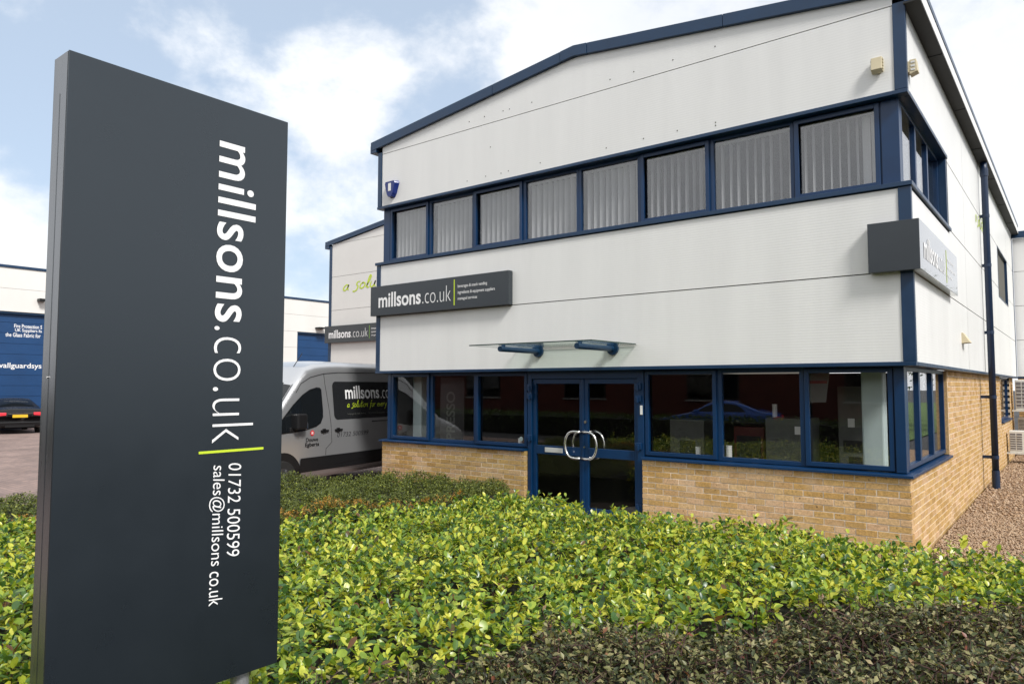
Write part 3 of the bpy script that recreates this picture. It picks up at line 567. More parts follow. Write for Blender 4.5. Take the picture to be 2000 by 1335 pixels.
# glass canopy
cn = thing('glass_canopy', (-4.36, 0, 2.47), 'flat clear glass canopy on two navy tube arms above the doors', 'canopy')
gs = MB().box(-5.37, -3.35, -1.14, -.02, 2.513, 2.526).build('glass_sheet', 'glass_canopy', cn)
for bx in ((-5.374, -3.346, -1.144, -1.1405), (-5.374, -5.3705, -1.14, -.02), (-3.3495, -3.346, -1.14, -.02), (-5.37, -3.35, -.0195, -.012)): MB().box(*bx, 2.512, 2.527).build('glass_edge', 'glass_green', gs)
for x in (-4.99, -3.71):
    a = MB().tube([(x, 0, 2.468), (x, -.93, 2.470)], .040, 16).build('arm', 'navy', cn, smooth=False)
    MB().tube([(x, 0, 2.468), (x, -.035, 2.468)], .088, 20).build('wall_plate', 'navy', a); MB().tube([(x, -.12, 2.505), (x, -.12, 2.532)], .03, 12).build('glass_clamp', 'navy', a); MB().tube([(x, -.85, 2.505), (x, -.85, 2.532)], .03, 12).build('glass_clamp', 'navy', a)

# ------------------------------------------------------------------ millsons signs
def wall_sign(x0, x1, z0, z1, y, dep, label, tx0, tsplit0, tsplit1, tx1, tz0, tz1, bx, small, barm):
    t = thing('fascia_sign', ((x0+x1)/2, y+dep, z0), label, 'sign', 'long dark fascia signs')
    p = MB().box(x0, x1, y, y+dep, z0, z1).build('sign_box', 'slate_sign', t, bevel=.004)
    e = y-.003; H = tz1-tz0
    text('lettering', 'millsons', (tx0, e, tz0), (tsplit0-tx0, 0, 0), (0, 0, H), 'white_vinyl', t, .022)
    text('lettering', '.co.uk', (tsplit1, e, tz0+.002), (tx1-tsplit1, 0, 0), (0, 0, H), 'white_vinyl', t, -.018)
    MB().box(bx-.010, bx+.010, e, y-.001, tz0-.075, tz1+.085).build('divider_bar', barm, t)
    for s, xa, xb, za, zb in small: text('small_lettering', s, (xa, e, za), (xb-xa, 0, 0), (0, 0, zb-za), 'white_vinyl', t, .006)
    return t
LN = ('beverages & snack vending', 'ingredients & equipment suppliers', 'managed services')
wall_sign(-8.69, -5.49, 3.205, 3.735, -.105, .10, 'long dark sign with white lettering on the main front wall', -8.471, -7.40, -7.36, -6.703, 3.342, 3.605, -6.627,
          [(LN[0], -6.548, -5.922, 3.534, 3.600), (LN[1], -6.548, -5.762, 3.431, 3.497), (LN[2], -6.548, -6.13, 3.333, 3.396)], 'lime')
cs = thing('corner_sign', (0, 0, 3.195), 'dark sign box wrapping the right corner below the upper windows', 'sign')
MB().box(-.41, .095, -.12, -.013, 3.195, 3.74).build('front_box', 'slate_sign', cs, bevel=.003)
MB().box(.013, .097, -.118, 2.84, 3.198, 3.737).build('side_box', 'slate_gloss', cs, bevel=.003)
ex = .100
text('lettering', 'millsons', (ex, .12, 3.34), (0, .98, 0), (0, 0, .26), 'white_vinyl', cs, .022); text('lettering', '.co.uk', (ex, 1.14, 3.34), (0, .60, 0), (0, 0, .26), 'white_vinyl', cs, -.01)
MB().box(.0975, ex, 1.80, 1.82, 3.26, 3.68).build('divider_bar', 'lime', cs)
for s, z, l in zip(LN, (3.53, 3.43, 3.33), (.6, .76, .4)): text('small_lettering', s, (ex, 1.9, z), (0, l, 0), (0, 0, .065), 'white_vinyl', cs, .006)

# totem sign in the foreground
TX, TY0, TY1, TZ0, TZ1, TT = -1.4, -7.768, -6.862, .752, 3.145, .13
tt = thing('totem_sign', (TX-.065, -7.3, .0), 'tall slate-grey totem sign with vertical white lettering in the foreground', 'sign')
MB().box(TX-.006, TX, TY0, TY1, TZ0, TZ1).build('front_panel', 'slate', tt, bevel=.0015)
MB().box(TX-TT, TX-TT+.006, TY0, TY1, TZ0, TZ1).build('rear_panel', 'slate', tt, bevel=.0015)
MB().box(TX-TT+.0065, TX-.0065, TY0-.001, TY0+.03, TZ0, TZ1-.003).box(TX-TT+.0065, TX-.0065, TY1-.03, TY1, TZ0, TZ1-.003).build('edge_trim', 'slate_edge', tt)
MB().box(TX-TT+.0065, TX-.0065, TY0+.031, TY1-.031, TZ1-.02, TZ1-.003).box(TX-TT+.0065, TX-.0065, TY0+.031, TY1-.031, TZ0, TZ0+.015).build('end_cap', 'slate_edge', tt)
MB().tube([(TX-TT*.55, TY0-.005, 1.98), (TX-TT*.55, TY0, 1.98)], .004, 10).build('screw', 'steel', tt)
MB().box(TX-TT*.52, TX-TT*.48, TY0-.0016, TY0-.0009, .8, 3.0).build('edge_seam', 'slate', tt)
for y in (-7.56, -7.0): MB().tube([(TX-.065, y, 0), (TX-.065, y, TZ0+.02)], .038, 18).build('post', 'post_steel', tt, smooth=False)
e = TX+.0025
text('lettering', 'millsons', (e, -7.193, 2.972), (0, 0, -.757), (0, .176, 0), 'white_vinyl', tt, .010, 0, 1.04)
text('lettering', '.co.uk', (e, -7.193, 2.196), (0, 0, -.479), (0, .186, 0), 'white_vinyl', tt, -.020)
MB().box(TX, e, -7.245, -6.954, 1.677, 1.687).build('divider_bar', 'lime', tt)
text('phone_lettering', '01732 500599', (e, -7.115, 1.629), (0, 0, -.383), (0, .058, 0), 'white_vinyl', tt, -.003, .12)
text('mail_lettering', 'sales@millsons', (e, -7.196, 1.627), (0, 0, -.405), (0, .068, 0), 'white_vinyl', tt, -.003, .12); text('mail_lettering', 'co.uk', (e, -7.187, 1.200), (0, 0, -.135), (0, .059, 0), 'white_vinyl', tt, -.003, .12)

# ------------------------------------------------------------------ neighbouring buildings
def clad_rows(par, m, mp, a0, a1, zs, d=0., top=None):
    for z0, z1 in zip(zs[:-1], zs[1:]): MB(mp).box(a0, a1, d, d+.06, z0+.006, z1-.006).build('cladding_panel', m, par)
wh = thing('warehouse', (-14, 8, 0), 'white clad warehouse with navy verge behind the van, lime handwriting on it', 'building')
f8 = lambda a, d, z: (a, 8+d, z)
clad_rows(wh, 'clad_far', f8, -20.30, -8.8, [0, 1.2, 2.4, 3.55, 4.72, 5.957, 7.183])
MB(f8).prism([(-20.3, 7.189), (-8.8, 7.189), (-8.8, 8.0), (-13.5, 8.02), (-19.9, 7.2)], 0, .06).build('gable_panel', 'clad_far', wh)
MB().box(-20.38, -8.8, 8.06, 30, 0, 7.15).build('wall', 'joint', wh)
MB(f8).box(-20.44, -20.305, -.02, .1, 0, 7.12).build('corner_trim', 'navy', wh)
MB(f8).prism([(-20.66, 7.14), (-13.5, 8.02), (-13.5, 8.20), (-20.66, 7.30)], -.06, .0).build('verge_trim', 'navy', wh); MB(f8).prism([(-13.5, 8.02), (-6.4, 7.14), (-6.4, 7.30), (-13.5, 8.20)], -.06, .0).build('verge_trim', 'navy', wh)
MB(f8).box(-20.68, -20.44, -.05, 22, 7.05, 7.2).build('eaves_gutter', 'navy', wh)
MB().add([(-20.6, 8, 7.28), (-13.5, 8, 8.17), (-13.5, 30, 8.17), (-20.6, 30, 7.28), (-6.4, 8, 7.28), (-6.4, 30, 7.28)], [(0, 1, 2, 3), (1, 4, 5, 2)]).build('roof_sheet', 'navy', wh)
script('lettering_strokes', 'a solution', (-19.66, 7.992, 5.40), (.31, 0, .004), (0, 0, .205), .10, 'lime', wh, .2)
wall_sign(-20.51, -17.0, 3.515, 4.13, 7.87, .12, 'long dark sign with white lettering on the warehouse behind the van', -20.265, -19.02, -18.97, -18.105, 3.672, 3.975, -18.018,
          [(LN[0], -17.92, -17.2, 3.90, 3.975), (LN[1], -17.92, -17.05, 3.78, 3.855), (LN[2], -17.92, -17.45, 3.67, 3.735)], 'lime_dim')
fx = -37.
fb = thing('industrial_unit', (fx, 12, 0), 'long pale industrial unit with blue roller doors across the yard', 'building')
fm = lambda a, d, z: (fx-d, a, z)
k = (1.391-fx)/(1.391+36)
def fY(y): return -8.76+(y+8.76)*k
def fZ(z): return 1.951+(z-1.951)*k
DOORS = [(fY(-1.6), fY(6.2)), (fY(17.62), fY(22.4))]; dtop = fZ(5.24)
segs = [(-12, DOORS[0][0]), (DOORS[0][1], DOORS[1][0]), (DOORS[1][1], 34)]
for a0, a1 in segs: 
    cuts = list(np.arange(a0, a1, 3.1))+[a1]
    for c0, c1 in zip(cuts[:-1], cuts[1:]): clad_rows(fb, 'clad_far', fm, c0+.004, c1-.004, [0, 1.1, 2.2, fZ(3.27), fZ(4.27), dtop])
clad_rows(fb, 'clad_far', fm, -12, 34, [dtop, fZ(6.27), fZ(7.2)])
MB(fm).box(-12.1, 34.1, -.05, .15, fZ(7.2), fZ(7.31)).build('parapet_trim', 'navy', fb); MB(fm).box(-12, 34, .36, 12, 0, fZ(7.2)).box(-12, 34, .06, .36, dtop+.05, fZ(7.2)).build('wall', 'joint', fb)
for a0, a1 in segs: MB(fm).box(a0+.005, a1-.005, .061, .36, 0, dtop+.05).build('wall', 'joint', fb)
for a0, a1 in DOORS:
    sh = MB(fm).ring(a0, a1, 0, dtop, .05, .14, .09).build('door_surround', 'navy', fb)
    nsl = 11
    for i in range(nsl): MB(fm).box(a0+.09, a1-.09, .2, .24, .02+i*(dtop-.02)/nsl, .02+(i+1)*(dtop-.02)/nsl-.012).build('shutter_slat', 'shutter', sh)
xl = fx-.196
def ft(s, y0, y1, z0, z1, b=.012): text('lettering', s, (xl, fY(y0), fZ(z0)), (0, fY(y1)-fY(y0), 0), (0, 0, fZ(z1)-fZ(z0)), 'white_vinyl', fb, b)
ft('Fire Protection S', 2.82, 3.93, 4.54, 4.71); ft('UK Suppliers fo', 2.86, 3.93, 4.33, 4.51); ft('the Glass Fabric for', 2.50, 3.89, 4.13, 4.31); ft('wallguardsys', 2.20, 3.97, 2.66, 2.96)
MB(fm).box(fY(3.62), fY(3.9), -.35, -.0, fZ(5.78), fZ(5.9)).build('wall_camera', 'black_plastic', fb); MB(fm).box(fY(18.9), fY(19.5), -.5, .0, fZ(5.5), fZ(5.58)).build('flood_lamp', 'black_plastic', fb)
# rear wing on the right edge
wg = thing('rear_wing', (1.2, 15.5, 0), 'pale clad rear wing with navy eaves at the far right edge', 'building')
fw_ = lambda a, d, z: (a, 15.51+d, z)
clad_rows(wg, 'clad', fw_, .02, 1.25, [2.22, 3.225, 4.173, 5.125, 6.06]); MB(fw_).box(.0, 1.31, -.06, .02, 6.062, 6.24).build('eaves_trim', 'navy', wg); MB(fw_).box(.02, 1.25, .06, 6, 0.0, 6.06).build('wall', 'joint', wg)
MB(fw_).box(.0, 1.27, -.01, .05, 2.175, 2.218).build('base_flashing', 'navy', wg)
wb = MB(fw_)
for r in range(29):
    s = .02-(.1125 if r % 2 else 0)
    while s < 1.25: wb.box(max(s, .02), min(s+BL, 1.25), .0, .055, .0+r*.075, .0+r*.075+BH); s += .225
tag(wb.build('brickwork', 'brick', wg), kind='stuff')
def ac(x0, y0, z0, w, h, dep, label):
    t = thing('air_conditioner', (x0+w/2, y0+dep, z0), label, 'air conditioner', 'air conditioning units by the rear wing')
    MB().box(x0, x0+w, y0, y0+dep, z0, z0+h).build('casing', 'ac_white', t, bevel=.012)
    for gx0, gx1 in ((x0+.02, x0+.13), (x0+.15, x0+.26)):
        g = MB().box(gx0, gx1, y0-.003, y0-.0005, z0+.05, z0+h-.06).build('side_grille', 'ac_grille', t)
        for i in range(7): MB().box(gx0, gx1, y0-.012, y0-.004, z0+.06+i*(h-.13)/7, z0+.075+i*(h-.13)/7).build('grille_bar', 'ac_white', g)
    MB().box(x0-.08, x0+w, y0-.05, y0+dep+.05, z0-.035, z0-.002).build('shelf_bracket', 'ac_white', t)
ac(.0, 14.6, 1.33, .8, .80, .34, 'upper white air conditioner on a shelf by the rear wing')
ac(.02, 14.9, .72, .8, .40, .34, 'middle low air conditioner half hidden behind another unit')
ac(-.04, 12.6, .36, .8, .52, .34, 'lowest air conditioner standing nearest on its shelf by the gravel')

# ------------------------------------------------------------------ interior things seen through the ground floor glass
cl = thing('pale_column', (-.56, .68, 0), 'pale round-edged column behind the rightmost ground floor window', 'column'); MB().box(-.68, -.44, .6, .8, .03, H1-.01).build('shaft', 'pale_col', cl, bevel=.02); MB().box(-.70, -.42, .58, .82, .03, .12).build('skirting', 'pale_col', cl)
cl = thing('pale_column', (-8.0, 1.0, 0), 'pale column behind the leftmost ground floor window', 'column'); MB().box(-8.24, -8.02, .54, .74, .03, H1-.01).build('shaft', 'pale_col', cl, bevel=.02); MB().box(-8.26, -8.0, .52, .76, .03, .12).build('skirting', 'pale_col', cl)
def machine(x0, x1, y0, z1, m, label, slots):
    t = thing('vending_machine', ((x0+x1)/2, y0+.3, 0.03), label, 'machine', 'drinks machines in the showroom'); MB().box(x0, x1, y0, y0+.6, .03, z1).build('cabinet', m, t, bevel=.01)
    w = x1-x0
    for (a, b, c, d, mm) in slots: MB().box(x0+a*w, x0+b*w, y0-.008, y0-.001, c*z1, d*z1).build('front_panel', mm, t)
machine(-2.05, -1.50, 1.25, 1.52, 'machine', 'grey drinks machine behind the middle right-hand window', [(.72, .95, .86, .93, 'paper'), (.1, .6, .2, .5, 'machine_dark')])
machine(-1.22, -.80, 1.7, 1.95, 'machine', 'tall grey machine beside the pale column', [(.15, .85, .55, .63, 'machine_dark'), (.3, .7, .45, .52, 'machine_dark'), (.3, .5, .72, .78, 'paper')])
machine(-3.6, -3.05, 1.5, 1.45, 'machine', 'squat coffee machine behind the window beside the door', [(.3, .75, .45, .78, 'machine_dark')])
machine(-2.75, -2.3, 1.9, 1.35, 'machine_red', 'dark red machine behind the middle right-hand window', [(.1, .9, .5, .9, 'machine_dark')])
for x0, x1, lab in ((-8.4, -5.36, 'dark inner sill board behind the left windows'), (-3.31, -.6, 'dark inner sill board behind the right windows')):
    tag(MB().box(x0, x1, .30, .52, .955, .985).build('inner_sill', 'machine_dark', None, bevel=.004), lab, 'sill')
def cups(x, y, h, r, label, m='paper'):
    t = thing('cup_stack', (x, y, .985), label, 'cups'); nn = max(2, int(h/.03))
    for i in range(nn):
        z = .985+i*h/nn; MB().tube([(x, y, z), (x, y, z+h/nn*1.02)], r*.86, 14, True, r).build('cup', m, t)
cups(-2.66, .40, .16, .035, 'white paper cup stack on sill beside the entrance door'); cups(-2.22, .36, .20, .042, 'white paper tub on sill of the middle right-hand window')
cups(-1.90, .42, .05, .04, 'low white cup lying low on the inner sill'); cups(-5.62, .36, .14, .035, 'white cup by the window left of the doors')
cups(-2.0, 1.5, .18, .035, 'white paper cups standing on the grey drinks machine'); bpy.data.objects[-1] if False else None
for o in list(COL.objects):
    if o.get('label') == 'white paper cups standing on the grey drinks machine': o.location.z += .535
ps = thing('poster', (-1.12, .45, 1.74), 'white and red poster hanging behind the rightmost ground floor window', 'poster')
MB().add([(-1.25, .45, 1.75), (-1.04, .45, 1.76), (-.99, .45, 2.12), (-1.25, .45, 2.12), (-1.25, .454, 1.75), (-1.04, .454, 1.76), (-.99, .454, 2.12), (-1.25, .454, 2.12)], [(0, 1, 2, 3), (7, 6, 5, 4), (0, 4, 5, 1), (1, 5, 6, 2), (2, 6, 7, 3), (3, 7, 4, 0)]).build('sheet', 'machine', ps)
MB().box(-1.24, -1.02, .447, .4485, 1.985, 2.02).build('red_band', 'machine_red', ps); MB().tube([(-1.12, .45, 2.12), (-1.12, .45, H1)], .003, 5).build('cord', 'machine_dark', ps)
bn = thing('banner_board', (-7.33, .63, .03), 'dark board with vertical ESPRESSO lettering behind the second window from the left', 'banner')
MB().box(-7.62, -7.05, .62, .65, .03, 2.1).build('board', 'machine_dark', bn); MB().box(-7.66, -7.0, .57, .70, .03, .07).build('foot', 'machine_dark', bn)
text('lettering', 'ESPRESSO', (-7.26, .616, .76), (0, 0, 1.09), (-.21, 0, 0), 'machine', bn, .02)

# ------------------------------------------------------------------ vehicles
def lerp(tab, s): return float(np.interp(s, [t[0] for t in tab], [t[1] for t in tab]))
class Body:
    """lofted vehicle body: top line T(s), half width hw(z) * k(s), bottom line B(s)"""
    def __init__(s, T, hw, k, B, r): s.T, s.hw, s.k, s.B, s.r = T, hw, k, B, r
    def hwid(s, x, z): return lerp(s.hw, z)*lerp(s.k, x)
    def section(s, x, n=12, m=7, c=5):
        T, B = lerp(s.T, x), lerp(s.B, x); r = min(lerp(s.r, x), (T-B)*.5); P = []
        for z in np.linspace(B, T-r, n): P.append((s.hwid(x, z), z))
        w = P[-1][0]
        for t in np.linspace(0, 90, m)[1:]: P.append((w-r*1.3*(1-math.cos(rad(t))), T-r+r*math.sin(rad(t))))
        w = P[-1][0]
        for t in np.linspace(1, 0, c)[1:]: P.append((w*t, T+.03*(1-t*t)))
        return P
    def mesh(s, xs):
        mb = MB(); rows = []
        for x in xs:
            P = s.section(x); rows.append([(x, -y, z) for y, z in P]+[(x, y, z) for y, z in P[-2::-1]])
        n = len(rows[0])
        mb.v = [p for r in rows for p in r]
        for i in range(len(rows)-1):
            for j in range(n-1): mb.f.append((i*n+j, i*n+j+1, (i+1)*n+j+1, (i+1)*n+j))
        mb.f.append(tuple(range(n))); mb.f.append(tuple(range((len(rows)-1)*n+n-1, (len(rows)-1)*n-1, -1)))
        for i in range(len(rows)-1): mb.f.append((i*n+n-1, i*n, (i+1)*n, (i+1)*n+n-1))
        return mb
    def side(s, pts, sgn=-1, off=.006): return [(x, sgn*(s.hwid(x, z)+off), z) for x, z in pts]
    def patch(s, pts, sgn=-1, off=.006):
        v = s.side(pts, sgn, off); f = tuple(range(len(v))); return MB().add(v, [f if sgn < 0 else f[::-1]])
    def top(s, x0, x1, w0, w1, off=.006, n=7, m=7):
        mb = MB(); rows = []
        for i, x in enumerate(np.linspace(x0, x1, n)):
            hw = w0+(w1-w0)*i/(n-1); P = s.section(x, 12, 10, 8); row = []
            for y in np.linspace(-hw, hw, m): zz = np.interp(abs(y), [p[0] for p in P[::-1]][:17], [p[1] for p in P[::-1]][:17]); row.append((x, y, zz+off))
            rows.append(row)
        mb.v = [p for r in rows for p in r]
        for i in range(n-1):
            for j in range(m-1): mb.f.append((i*m+j, (i+1)*m+j, (i+1)*m+j+1, i*m+j+1))
        return mb
def wheel(t, x, y, r, w, sg):
    a = MB().tube([(x, y, r), (x, y+sg*w, r)], r, 28).build('wheel', 'rubber', t, smooth=False, bevel=.02)
    MB().tube([(x, y-sg*.004, r), (x, y+sg*.01, r)], r*.62, 20).build('rim', 'rim', a)
    for q in range(5):
        an = q*2*math.pi/5; MB().tube([(x+.1*r*math.cos(an), y-sg*.012, r+.1*r*math.sin(an)), (x+.58*r*math.cos(an), y-sg*.012, r+.58*r*math.sin(an))], .03, 6).build('spoke', 'rim', a)
def rrect(x0, x1, z0, z1, r, n=4):
    P = []
    for cx, cz, a0 in ((x1-r, z0+r, -90), (x1-r, z1-r, 0), (x0+r, z1-r, 90), (x0+r, z0+r, 180)):
        for t in np.linspace(0, 90, n+1): P.append((cx+r*math.cos(rad(a0+t)), cz+r*math.sin(rad(a0+t))))
    return P
# van: local x runs to its tail, visible side is local -y
VA = rad(11); VP = np.array([-9.452, -.431, 0]); VN = np.array([math.cos(VA), math.sin(VA), 0])
vo = VP-VN*1.0
van = thing('delivery_van', tuple(vo), 'silver panel van with dark lettered side panel parked left of the office', 'van', None, rad(90)+VA, True)
vb = Body([(-2.12, .78), (-2.06, .98), (-1.9, 1.10), (-1.5, 1.27), (-1.40, 1.31), (-.76, 1.98), (-.60, 2.15), (-.42, 2.28), (-.15, 2.36), (.3, 2.40), (3.25, 2.40), (3.38, 2.34), (3.42, 2.2)],
          [(.3, .93), (.42, .98), (.5, 1.0), (1.15, 1.0), (1.25, .993), (2.05, .90), (2.4, .86)], [(-2.12, .80), (-2.05, .9), (-1.85, .965), (-1.5, .99), (-1.2, 1.), (3.3, 1.), (3.42, .96)],
          [(-2.12, .34), (-1.7, .30), (3.42, .34)], [(-2.12, .1), (-1.5, .1), (-1.3, .12), (-.6, .14), (0, .16), (3.3, .16), (3.42, .15)])
xs = [-.70, -.48, -.36, -.2, -2.12, -2.06, -1.98, -1.9, -1.75, -1.6, -1.5, -1.40, -1.3, -1.15, -1., -.88, -.76, -.65, -.55, -.42, -.28, -.1, .15, .4, .7, 1.2, 2, 2.7, 3.1, 3.25, 3.38, 3.42]
vb.mesh(sorted(xs)).build('body', 'van_paint', van, smooth=True)
vb.top(-1.30, -.77, .92, .835, .012).build('windscreen', 'auto_glass', van, smooth=True)
vb.top(-1.33, -.74, .945, .855, .006).build('windscreen_seal', 'black_plastic', van, smooth=True)
WIN = [(-.11, 1.87), (-.15, 1.90), (-.23, 1.905), (-.402, 1.867), (-.591, 1.775), (-.82, 1.613), (-1.04, 1.423), (-1.126, 1.346), (-1.121, 1.152), (-.623, 1.175), (-.30, 1.235), (-.18, 1.29), (-.115, 1.39), (-.104, 1.5)]
for sg in (-1, 1):
    w_ = vb.patch(WIN[::-1], sg, .010).build('door_window', 'auto_glass', van)
    cx = sum(p[0] for p in WIN)/len(WIN); cz = sum(p[1] for p in WIN)/len(WIN)
    vb.patch([(cx+(x-cx)*1.045, cz+(z-cz)*1.05) for x, z in WIN[::-1]], sg, .005).build('window_seal', 'black_plastic', w_)
    pn = vb.patch(rrect(.205, 3.15, 1.325, 2.03, .09), sg, .006).build('side_panel', 'van_panel', van)
    for x0, x1 in ((-.69, 3.30),): vb.patch(rrect(x0, x1, .44, .69, .03), sg, .016).build('lower_trim', 'black_plastic', van)
    for wx in (-1.10, 2.25):
        vb.patch([(wx+.46*math.cos(t), max(.34, .36+.46*math.sin(t))) for t in np.linspace(-.1, math.pi+.1, 22)], sg, .008).build('wheel_arch', 'black_plastic', van)
        wheel(van, wx, sg*1.01, .345, .24, -sg)
    for d in ([(.003, 2.17), (.013, 1.996), (.085, 1.486), (.104, 1.223), (.124, .924), (-.027, .813), (-.037, .70)],):
        MB().tube(vb.side(d, sg, .002), .005, 5).build('door_seam', 'black_plastic', van)
    MB().tube(vb.side([(-.735, 1.83), (-.598, 1.99), (-.36, 2.10), (-.01, 2.17), (.412, 2.20), (1.4, 2.21), (3.2, 2.21)], sg, .003), .007, 5).build('roof_seam', 'black_plastic', van)
    MB().tube(vb.side([(1.3, 1.255), (3.1, 1.255)], sg, .004), .012, 5).build('slide_rail', 'black_plastic', van)
    for x in (-.08, .30): MB().box(x-.10, x+.10, -.02+sg*1.005, .02+sg*1.02, 1.115, 1.155).box(x-.05, x+.02, -.02+sg*1.005, .03+sg*1.005, 1.10, 1.175).build('door_handle', 'black_plastic', van, bevel=.006)
    mi = MB().box(-.90, -.66, sg*1.06-.09, sg*1.06+.10, 1.20, 1.47).build('mirror', 'black_plastic', van, bevel=.03); MB().box(-.95, -.75, sg*.97-.05, sg*.97+.05, 1.15, 1.24).build('mirror_arm', 'black_plastic', mi, bevel=.015)
    MB().box(-.675, -.635, sg*1.07-.06, sg*1.07+.06, 1.20, 1.31).build('mirror_lamp', 'chrome', mi, bevel=.01)
pts = [(-2.125, -.6, .62), (-2.125, .6, .62)]
MB().box(-2.16, -1.95, -.84, .84, .36, .62).build('front_bumper', 'black_plastic', van, bevel=.05); MB().box(-2.11, -2.04, -.5, .5, .66, .92).build('grille', 'black_plastic', van, bevel=.02)
for sg in (-1, 1): MB().box(-2.05, -1.86, sg*.72-.14, sg*.72+.14, .78, 1.02).build('headlight', 'chrome', van, bevel=.04); MB().box(3.40, 3.44, sg*.9-.06, sg*.9+.06, .9, 1.5).build('tail_light', 'lamp_red', van, bevel=.01)
MB().tube([(-.48, -.55, 2.22), (-.17, -.52, 2.55)], .007, 6).build('aerial', 'black_plastic', van)
def vt(s, x0, x1, z0, z1, m, b=0., off=.012, sh=0.):
    y0, y1 = -(vb.hwid(x0, z0)+off), -(vb.hwid(x0, z1)+off); return text('lettering', s, (x0, y0, z0), (x1-x0, 0, 0), (0, y1-y0, z1-z0), m, van, b, sh)
vt('millsons', .546, 1.585, 1.70, 1.955, 'white_vinyl', .02); vt('.co.uk', 1.63, 2.25, 1.70, 1.955, 'white_vinyl', -.01)
script('script_lettering', 'a solution for every w', (.575, -(vb.hwid(0, 1.56)+.012), 1.545), (.068, 0, 0), (0, .0075, .062), .09, 'lime', van)
vt('beverages & snack vending', .573, 1.11, 1.395, 1.437, 'machine', .004); vt('ingredients & equipment suppliers', 1.2, 1.95, 1.395, 1.437, 'machine', .004)
vt('01732 500599', .266, 1.18, 1.0, 1.085, 'phone_ink', .004, .006, .2)
vt('Douwe', -.55, -.245, .965, 1.035, 'black_plastic', .02, .006); vt('Egberts', -.568, -.217, .858, .950, 'black_plastic', .02, .006)
MB().add([(-.395+.05*math.cos(t), -1.0065, 1.115+.05*math.sin(t)) for t in np.linspace(0, 2*math.pi, 20, False)], [tuple(range(20))]).build('logo_disc', 'red', van)
MB().box(-.413, -.402, -1.011, -1.0075, 1.09, 1.14).box(-.388, -.377, -1.011, -1.0075, 1.09, 1.14).box(-.402, -.388, -1.011, -1.0075, 1.11, 1.12).build('logo_mark', 'white_vinyl', van)

def make_car(loc, rz_, paint, label):
    """saloon: local x runs from nose (-) to tail (+)"""
    t = thing('parked_car', loc, label, 'car', None, rz_, True)
    b = Body([(-2.25, .50), (-2.18, .68), (-1.9, .76), (-1.0, .93), (-.85, .98), (-.15, 1.36), (.2, 1.41), (.7, 1.38), (1.1, 1.25), (1.65, 1.03), (2.1, .98), (2.2, .90), (2.26, .70)],
             [(.2, .78), (.35, .86), (.62, .90), (.90, .885), (1.02, .80), (1.4, .60)], [(-2.25, .72), (-2.1, .88), (-1.7, .96), (-1., 1), (1.5, 1), (2.05, .94), (2.26, .80)], [(-2.25, .28), (-1.8, .2), (1.9, .2), (2.26, .34)], [(-2.25, .06), (-1, .09), (0, .12), (1., .12), (1.8, .08), (2.26, .06)])
    b.mesh(np.unique(np.concatenate([np.linspace(-2.25, -1.9, 5), np.linspace(-1.9, 1.9, 28), np.linspace(1.9, 2.26, 6)]))).build('body', paint, t, smooth=True)
    b.top(-.80, -.22, .62, .50, .006).build('windscreen', 'auto_glass', t, smooth=True); b.top(.82, 1.55, .50, .60, .006).build('rear_window', 'auto_glass', t, smooth=True)
    for sg in (-1, 1):
        b.patch([(-.72, 1.0), (.10, 1.0), (.10, 1.30), (-.12, 1.28)], sg, .008).build('side_window', 'auto_glass', t); b.patch([(.16, 1.0), (1.15, 1.0), (.9, 1.20), (.65, 1.30), (.16, 1.31)], sg, .008).build('side_window', 'auto_glass', t)
        for wx in (-1.38, 1.38):
            b.patch([(wx+.38*math.cos(a), max(.21, .33+.38*math.sin(a))) for a in np.linspace(-.2, math.pi+.2, 20)], sg, .004).build('wheel_arch', 'black_plastic', t); wheel(t, wx, sg*.90, .325, .2, -sg)
        MB().box(2.10, 2.245, sg*.63-.17, sg*.63+.17, .71, .86).build('tail_light', 'lamp_red', t, bevel=.02); MB().box(-2.2, -2.06, sg*.62-.16, sg*.62+.16, .56, .68).build('headlight', 'chrome', t, bevel=.03)
        MB().box(-.72, -.55, sg*.98-.08, sg*.98+.08, .96, 1.07).build('mirror', paint, t, bevel=.03)
    MB().box(2.235, 2.275, -.26, .26, .66, .775).build('number_plate', 'plate', t); MB().box(2.15, 2.29, -.80, .80, .30, .50).build('rear_bumper', paint, t, bevel=.04); MB().box(2.2, 2.296, -.5, .5, .27, .36).build('bumper_insert', 'black_plastic', t)
    MB().box(2.20, 2.236, -.42, .42, .80, .825).build('chrome_strip', 'chrome', t)
    return t
make_car((-34.6, 2.3, .0), rad(-8), 'car_black', 'glossy black saloon seen from behind, in front of the blue roller door')
make_car((-9.6, -17.6, .0), rad(-10), 'car_blue', 'blue saloon parked across the road, mirrored in the entrance windows')

